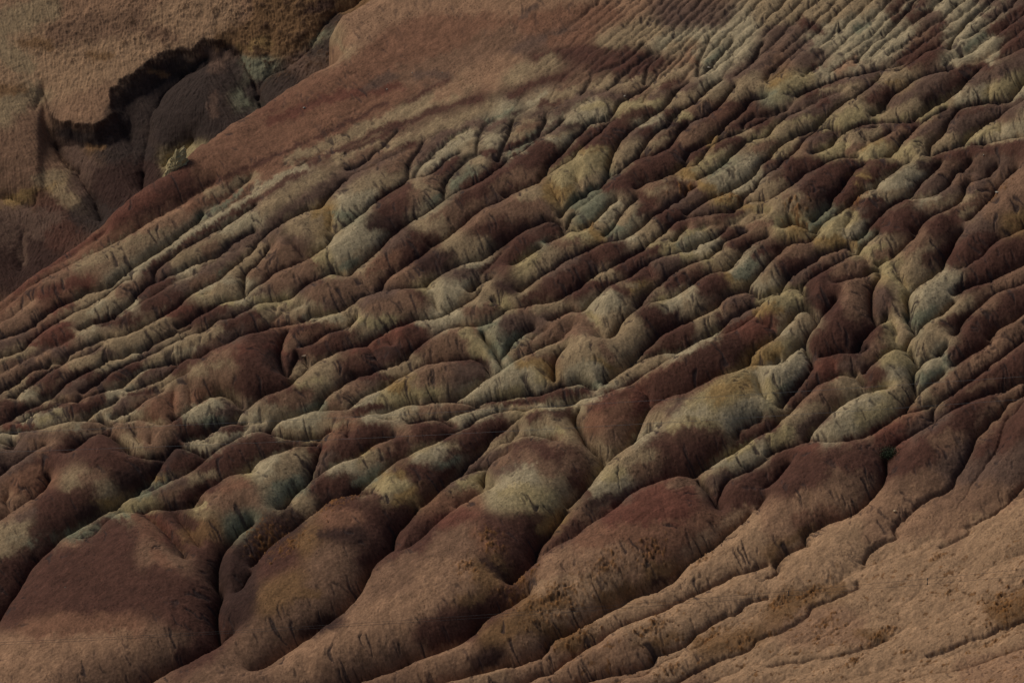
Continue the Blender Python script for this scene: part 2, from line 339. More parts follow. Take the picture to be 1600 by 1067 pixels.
# close-up resurvey of some windows (frame x0, y0, x1, y1); inside them the first survey is dropped
REDO = {'1060:160:5': (1072, 172, 1368, 362), '640:440:5': (655, 458, 930, 640), '1280:160:5': (1368, 172, 1590, 362),
        '0:500:5': (-400, 515, 318, 702), '0:680:5': (-400, 702, 318, 880), '300:380:5': (318, 388, 615, 590),
        '900:380:5': (930, 392, 1215, 590), '780:180:5': (790, 188, 1072, 388),
        '300:560:5': (318, 590, 600, 765), '560:560:5': (600, 640, 875, 765), '540:190:5': (545, 200, 790, 388),
        '1180:380:5': (1215, 400, 1490, 585)}
CLOSE = """
1060:160:5 A 0,100 60,50 140,0
1060:160:5 A 0,280 40,240 60,180 170,130 260,70 330,0
1060:160:5 A 0,480 100,390 220,320 290,260 400,150 480,90 560,20
1060:160:5 A 500,210 540,150 600,110 720,100 850,60
1060:160:5 A 0,510 120,500 170,450 230,370 330,290 450,250 560,200 690,130 780,90
1060:160:5 A 160,620 280,530 400,420 470,360 540,300 690,260 720,230 800,150 960,50
1060:160:5 B 230,590 330,500 430,430 520,340
1060:160:5 A 330,740 420,680 500,640 590,560 680,460 770,370 850,300 960,250 1070,190 1180,100 1290,10
1060:160:5 A 410,860 480,800 520,740 600,690 620,630 700,560 800,480 900,400 960,320 1010,260 1100,210 1200,205 1250,260
1060:160:5 A 470,830 560,780 700,770 800,720 900,640 1000,560 1100,510 1180,460 1300,430 1400,440
1060:160:5 A 1070,410 1180,350 1270,260 1350,210 1460,170 1600,140
1060:160:5 B 1280,440 1320,370 1320,310
1060:160:5 B 1400,400 1480,340 1470,310 1560,290
1060:160:5 A 1050,950 1150,850 1200,760 1260,700 1330,600 1380,530 1450,480
1060:160:5 A 0,740 70,690 140,660
1060:160:5 A 0,900 100,850 200,790 300,740
1060:160:5 A 0,940 120,900 250,880 420,860
1060:160:5 B 440,960 560,880 660,870 720,890
1060:160:5 B 300,1040 440,970 560,950 700,900
1060:160:5 A 830,990 900,950 1010,990
1060:160:5 A 1000,1060 1100,980 1200,900 1330,810 1440,710 1540,680 1600,640
1060:160:5 B 1420,800 1370,860 1340,940 1310,1000 1320,1060
1060:160:5 A 1440,1060 1500,980 1600,880
1060:160:5 B 0,690 60,600 20,530
1060:160:5 B 110,1060 200,1000 360,960
640:440:5 A 0,310 60,295 130,290 240,290 360,210 470,160 560,80 640,0
640:440:5 A 0,590 100,500 230,410 340,360 430,345 530,355
640:440:5 A 530,355 640,320 740,250 760,225 900,205 1000,165 1060,170 1200,130 1300,50 1400,0
640:440:5 B 640,160 720,200 760,225
640:440:5 A 1090,310 1200,250 1290,230 1350,230 1450,140 1600,20
640:440:5 A 560,400 640,510 690,600 740,590 820,480 900,400 980,380
640:440:5 A 0,720 160,650 330,625 490,605 580,640 650,720
640:440:5 A 650,720 740,690 690,610
640:440:5 A 320,940 440,890 560,800 700,710 830,630 960,560 1100,490 1200,480
640:440:5 A 1140,790 1130,700 1160,600 1230,540
640:440:5 B 1500,440 1470,330 1420,250
640:440:5 A 0,970 200,945 320,940 460,960 520,970
640:440:5 A 500,970 700,930 900,900 1100,880 1200,830 1350,810 1450,860
640:440:5 A 1450,860 1530,800 1600,740
640:440:5 B 320,1060 420,1040 560,1000 700,990 900,965 1050,970
640:440:5 A 560,1060 750,1010 1000,1010 1200,980 1400,920 1600,870
640:440:5 B 200,140 230,230 260,260
640:440:5 B 1110,500 1200,440 1300,330 
640:440:5 B 960,500 1000,430 1100,390
1280:160:5 A 350,160 430,110 520,50 600,0
1280:160:5 B 480,130 560,60 620,20
1280:160:5 A 740,140 850,70 940,0
1280:160:5 A 250,200 350,160 480,155 600,150 700,150 770,170
1280:160:5 A 600,370 680,280 760,200 870,110 1000,45 1070,40
1280:160:5 A 850,420 870,340 960,270 1000,180 1050,100 1100,60
1280:160:5 A 860,430 960,390 1080,340 1160,290 1280,190 1380,130 1480,60 1600,0
1280:160:5 B 1440,160 1430,270
1280:160:5 A 1030,370 1150,340 1300,320 1420,310 1600,280
1280:160:5 A 0,400 60,350 200,300 340,230 460,190
1280:160:5 B 180,440 230,380 340,310 380,320
1280:160:5 A 290,420 380,340 470,280 560,220
1280:160:5 A 530,430 610,380 640,300 700,250
1280:160:5 B 400,470 480,430 560,430 640,470
1280:160:5 A 20,930 150,800 280,730 390,680 480,630 560,560 640,500 700,480
1280:160:5 A 0,860 100,750 200,640 260,560
1280:160:5 A 330,1060 420,960 540,830 650,760 760,690 830,610 920,510 960,470
1280:160:5 A 700,760 860,740 960,700 1010,640 1070,570 1200,470
1280:160:5 A 700,1060 800,970 900,890 1050,820 1130,740 1160,640 1250,610 1400,520
1280:160:5 A 1160,940 1250,860 1330,790 1400,680 1480,600 1600,520
1280:160:5 B 320,800 270,860 240,940 200,980 210,1060
1280:160:5 B 1290,340 1290,400
1280:160:5 B 1200,600 1150,700
1280:160:5 B 1130,560 1300,580 1380,600
0:500:5 A 0,160 120,120 250,50 330,0
0:500:5 A 0,300 90,270 190,230 220,190 330,100 440,30 520,0
0:500:5 B 0,430 150,340 300,280 420,220 600,150
0:500:5 A 0,570 120,520 200,440 300,390 370,380 400,340 480,330 560,260 700,190 850,140 960,120 1050,90 1180,20
0:500:5 A 90,600 220,520 400,400 540,320 620,290 720,250 800,200
0:500:5 B 150,650 120,600 90,600
0:500:5 A 330,630 430,580 520,500 620,440 760,370 830,325 960,300 1040,260 1120,250 1200,200 1350,130 1600,20
0:500:5 A 640,570 760,500 860,430 960,360 1060,320 1160,280 1280,220 1450,140 1600,80
0:500:5 A 820,560 930,530 1020,470 1110,400 1200,370 1340,340 1420,340 1500,300
0:500:5 A 1000,555 1180,500 1280,460 1380,390 1450,330 1600,300
0:500:5 B 940,590 1040,590 1200,580 1280,530 1400,460 1520,430
0:500:5 A 0,820 100,760 220,700 330,650 400,620 480,630 570,630 640,610 830,560
0:500:5 B 460,625 560,635 680,665
0:500:5 A 180,800 290,730 420,690 500,650
0:500:5 A 660,780 760,720 860,670 930,620
0:500:5 A 880,790 930,760 1050,720 1120,670 1210,610 1280,560
0:500:5 A 1360,780 1450,740 1520,690 1600,640
0:500:5 A 0,890 120,880 250,860 370,850 500,810 600,790 700,790 800,800 870,830
0:500:5 B 720,880 820,860 900,820 1000,800 1100,790 1200,800 1300,830 1400,780
0:500:5 A 550,1060 640,980 720,930 790,890 860,880
0:500:5 A 860,900 940,950 1000,1010 1070,1050
0:500:5 A 0,960 90,950 120,970 60,1030
0:500:5 B 1070,870 1080,950 1130,990
0:500:5 B 1200,900 1210,1000
0:500:5 A 1440,950 1560,930 1600,910
0:500:5 A 1370,1010 1420,1000 1530,1040 1600,1060
0:500:5 B 1390,540 1370,620 1380,760
0:500:5 B 1500,540 1500,680
300:380:5 A 0,180 60,150 120,120 200,100 280,40 340,0
300:380:5 B 0,250 100,190 250,110 400,30
300:380:5 A 0,400 50,350 150,330 210,290 260,240 340,170 420,110 500,30 520,0
300:380:5 A 405,410 405,300 450,220 500,180 560,100 600,30
300:380:5 A 220,480 280,460 380,440 430,400 500,350 560,320 640,240 760,180 900,130 940,110 1030,50 1080,0
300:380:5 B 780,20 860,80 900,120
300:380:5 B 0,450 120,400 180,430
300:380:5 A 480,480 560,460 700,440 780,430 850,370 920,320 1000,290 1080,240 1160,230 1210,260 1280,200 1350,150 1440,70 1520,0
300:380:5 A 0,600 100,550 220,490
300:380:5 A 0,740 100,700 190,620 260,600 350,580 450,520 500,480
300:380:5 A 1440,380 1480,340 1550,270 1600,210
300:380:5 B 1350,330 1400,370 1440,380
300:380:5 A 860,600 940,570 1050,560 1120,550 1200,510 1300,450 1400,400 1500,370 1600,350
300:380:5 B 620,640 680,580 740,540 830,510 900,500
300:380:5 B 650,560 700,480
300:380:5 A 380,740 450,720 560,670 640,650 760,630 900,620 1000,590
300:380:5 A 0,990 80,920 150,870 280,830 330,770 400,740
300:380:5 A 740,1060 700,940 690,840 710,760 750,680
300:380:5 A 880,820 960,780 1060,710 1150,680 1230,660 1300,600
300:380:5 A 900,960 860,910 830,860
300:380:5 A 740,1060 780,980 830,880
300:380:5 A 850,1060 920,970 1060,890 1150,850 1250,820 1350,790 1500,710 1600,660
300:380:5 B 900,950 1000,920 1080,880
300:380:5 A 1250,1050 1400,1020 1500,980 1600,950
300:380:5 B 1380,800 1440,900 1480,960
300:380:5 B 1450,800 1520,960
300:380:5 B 1540,740 1600,840
900:380:5 A 0,370 90,290 140,260 240,210 330,170 420,110 500,60 560,10
900:380:5 A 0,530 60,520 150,440 240,360 320,310 400,280 480,210 560,160 650,110 760,95 850,80 960,40 1060,0
900:380:5 A 480,500 560,420 650,340 720,270 800,220 880,170 960,150 1040,120 1150,40 1220,0
900:380:5 A 250,740 330,670 430,570 500,520 600,470 720,440 800,400 880,350 960,290 1050,240 1150,230 1230,170 1320,70 1400,20
900:380:5 A 1330,370 1400,290 1470,200 1550,110
900:380:5 A 400,960 520,860 640,760 780,660 880,620 960,580 1040,540 1100,490 1200,410 1300,385 1400,400 1440,430 1500,400 1560,380
900:380:5 A 1120,690 1190,610 1280,560 1380,500 1450,480
900:380:5 B 1130,740 1250,680 1350,620 1430,550 1450,490
900:380:5 A 300,1060 420,970 560,900 660,870 760,865 860,830 950,780 1050,720 1110,690
900:380:5 A 520,1060 680,970 850,870 960,800 1120,740
900:380:5 A 1450,480 1520,430 1600,410
900:380:5 A 1280,1000 1350,920 1400,850 1480,800 1600,730
900:380:5 A 1190,1060 1290,1000 1360,970 1500,960 1600,900
900:380:5 B 250,740 180,700 130,640 60,540
900:380:5 A 180,750 260,750 340,690
900:380:5 B 75,80 160,160 200,210
900:380:5 B 1130,510 1160,620
900:380:5 B 560,180 610,290
900:380:5 B 1440,640 1590,700
780:180:5 A 0,320 50,220 90,100 110,0
780:180:5 A 20,300 120,250 240,190 310,140 350,60 390,0
780:180:5 A 0,420 60,340 160,290 280,200 400,120 480,50 530,0
780:180:5 A 320,500 400,390 450,340 520,280 590,190 640,130 720,70 830,40 880,0
780:180:5 B 560,75 620,120
780:180:5 A 340,490 440,430 560,350 640,260 720,190 780,140 860,60 940,0
780:180:5 A 0,660 80,620 160,590 260,550 320,510
780:180:5 A 850,490 860,400 880,320 920,240 980,160 1030,120 1100,70 1220,0
780:180:5 A 1000,390 1080,320 1130,260 1180,190 1240,130 1330,70 1420,0
780:180:5 A 480,800 530,750 600,680 700,600 800,560 850,500 960,430 1060,350 1200,310 1290,270 1350,210 1400,150 1440,80 1600,0
780:180:5 A 1060,590 1150,530 1220,520 1300,470 1400,420 1500,330 1530,270 1600,220
780:180:5 B 1440,410 1500,410 1560,370 1600,330
780:180:5 B 590,780 640,720 760,640 840,590
780:180:5 A 630,880 720,850 790,780 860,700 930,670
780:180:5 A 820,950 900,880 940,800 1000,720 1080,640
780:180:5 B 860,870 930,780 970,700
780:180:5 A 380,1000 500,940 580,900 640,900 720,860
780:180:5 A 500,930 480,850 370,820 300,860 180,920 60,1000 0,1040
780:180:5 A 500,930 540,850 600,780
780:180:5 A 960,970 1080,900 1180,820 1280,740 1400,670 1500,600 1600,520
780:180:5 A 700,1050 820,1000 900,980 960,970
780:180:5 A 1160,1020 1240,960 1320,880 1400,830 1500,780 1600,730
780:180:5 A 1360,990 1420,930 1500,880 1600,850
780:180:5 B 400,540 450,640 510,760
780:180:5 B 600,460 640,600
780:180:5 B 1350,450 1420,490
780:180:5 B 1100,650 1230,740
0:680:5 A 0,60 60,60 110,70
0:680:5 A 0,330 150,230 260,150 380,90 500,40 700,10
0:680:5 A 550,170 620,120 720,50 790,20 830,10
0:680:5 A 850,10 930,50 1000,110 1060,170 1150,180 1300,190
0:680:5 A 1310,190 1240,290 1180,380 1120,430 1030,490 930,570 860,600
0:680:5 A 1310,190 1370,110 1420,100 1520,130 1600,170
0:680:5 A 860,600 950,560 1020,520 1130,480 1250,430 1350,370 1450,330 1600,230
0:680:5 A 1480,580 1540,530 1600,490
0:680:5 A 950,620 1050,630 1200,600 1400,590 1520,590 1600,570
0:680:5 A 330,1040 420,930 460,860 560,790 680,710 800,640 850,600
0:680:5 B 700,860 740,850 820,760 900,680 960,630
0:680:5 A 0,710 100,640 200,570 290,510 340,480 400,400 400,350
0:680:5 B 100,620 70,540 90,450
0:680:5 B 1160,650 1300,760 1420,900 1500,1040
0:680:5 B 1400,660 1600,900
560:560:5 A 0,480 100,450 200,430 350,385 500,350 640,340 720,345 820,370 930,385
560:560:5 B 930,385 1050,360 1200,345 1400,330 1500,300
560:560:5 A 690,470 760,450 850,430 960,380 1060,370 1110,400 1200,380 1350,365 1450,365 1560,385 1600,375
560:560:5 A 840,535 930,480 1050,430 1120,405
560:560:5 A 420,520 520,490 600,480 680,500 740,545
560:560:5 B 0,500 200,490 300,500
560:560:5 A 0,770 80,720 180,670 280,630
560:560:5 A 30,1040 180,930 280,850 400,790 440,755 560,710 660,650 750,600 830,560 900,500
560:560:5 A 650,1060 720,980 850,860 930,780 1000,700 1080,600 1200,530 1300,470
560:560:5 B 950,870 1000,780 1080,720 1200,650 1280,580
560:560:5 A 690,1020 780,960 900,890 1000,860 1060,850 1200,780
560:560:5 A 1000,1030 1000,930 1060,860
560:560:5 B 1180,690 1280,660 1420,640 1540,660 1600,700
540:190:5 B 0,170 100,120 250,50 350,0
540:190:5 B 0,230 150,190 300,120 400,40
540:190:5 A 0,380 100,340 200,260 300,180 400,60
540:190:5 B 0,480 60,410 150,370 280,310 400,250 500,190 600,150
540:190:5 A 480,450 480,380 520,290 570,220 600,150
540:190:5 B 500,400 560,330 620,270 700,210
540:190:5 B 590,160 700,90 800,40 870,20
540:190:5 A 500,440 560,380 640,300 720,210 850,110 950,60
540:190:5 A 1110,20 1050,80 1030,150 1025,230 980,260 900,320
540:190:5 A 1300,0 1280,90 1240,190 1200,260 1180,300
540:190:5 A 0,830 100,750 200,660 320,570 420,510 480,450 600,420 640,410 720,360 820,270 900,240
540:190:5 A 770,600 765,520 790,460 870,380 960,300 1060,240
540:190:5 A 180,1060 300,960 400,870 530,770 640,710 770,610 900,540 1040,480 1150,400 1270,310 1400,230 1500,160 1600,90
540:190:5 A 660,970 760,940 850,870 950,790 1030,720 1150,660 1280,590 1340,550 1450,500 1540,450 1600,410
540:190:5 A 1100,1060 1200,980 1300,900 1450,830 1600,770
1180:380:5 A 0,440 60,430 120,400 200,380 300,350 370,365 420,440
1180:380:5 A 0,330 60,240 160,120 230,50 300,10
1180:380:5 A 160,410 230,320 330,230 430,170 500,110 620,50 700,40
1180:380:5 A 370,350 440,290 560,200 640,160 760,100 800,70
1180:380:5 A 640,330 740,290 840,270 900,230 970,200 980,250
1180:380:5 B 790,70 870,130 900,200
1180:380:5 A 950,180 1020,150 1100,110 1200,20
1180:380:5 A 980,250 920,350 905,450 915,560 940,660
1180:380:5 B 1130,230 1160,320 1210,400
1180:380:5 A 1200,580 1190,480 1210,400 1280,350 1350,290 1440,230
1180:380:5 A 500,630 560,560 620,480 650,460
1180:380:5 A 0,830 60,790 170,730 250,650 330,560 400,530 450,560 490,620 500,660
1180:380:5 A 150,980 250,900 330,820 380,780 400,830 430,900 460,1000
1180:380:5 A 490,660 420,740 390,780
1180:380:5 A 780,860 830,790 900,700 940,660 1000,620 1030,570
1180:380:5 A 520,900 600,880 700,870 800,870 880,820
1180:380:5 B 620,980 640,1040
1180:380:5 A 850,1040 920,970 1000,890 1080,840 1160,830 1220,860 1260,950
1180:380:5 B 1100,810 1110,700 1060,580
1180:380:5 A 1160,830 1220,760 1260,710 1180,580
1180:380:5 A 1260,710 1330,640 1450,560 1560,480
1180:380:5 A 1240,1030 1290,950 1400,900 1500,830
1180:380:5 A 1350,300 1450,210 1500,100
300:560:5 A 0,400 80,340 160,310 240,290 330,330 400,390
300:560:5 A 320,510 400,430 500,360 560,310 640,280 740,240 830,160 920,70 1000,20 1060,0
300:560:5 A 780,470 850,440 920,420 1000,370 1060,300 1120,260 1200,190 1290,150 1350,130 1450,130 1520,90 1600,50
300:560:5 A 1230,390 1320,320 1400,270 1500,220 1600,170
300:560:5 A 600,570 680,510 780,460 900,430 1000,410 1100,405 1220,405
300:560:5 A 610,580 700,630 800,640 900,640 1000,630 1100,590
300:560:5 B 1280,480 1400,450 1500,420 1600,400
300:560:5 B 390,610 430,560 500,530 600,510
300:560:5 A 0,640 80,620 160,590 230,550 320,520 440,510
300:560:5 B 0,640 120,670 220,680
300:560:5 A 0,900 80,840 160,770 250,700 330,660 400,620 480,590 600,570
300:560:5 A 0,730 80,760 140,770
300:560:5 A 400,930 480,870 560,820 700,750 800,700 900,680 1000,670
300:560:5 A 910,970 960,870 1020,700
300:560:5 A 870,1040 930,980 1040,910 1100,860 1180,830 1260,810 1330,770 1400,710 1460,680 1560,630
300:560:5 A 150,1060 280,970 400,930 500,920
300:560:5 A 1330,1060 1450,960 1560,880 1600,850
300:560:5 B 1230,650 1240,590
"""
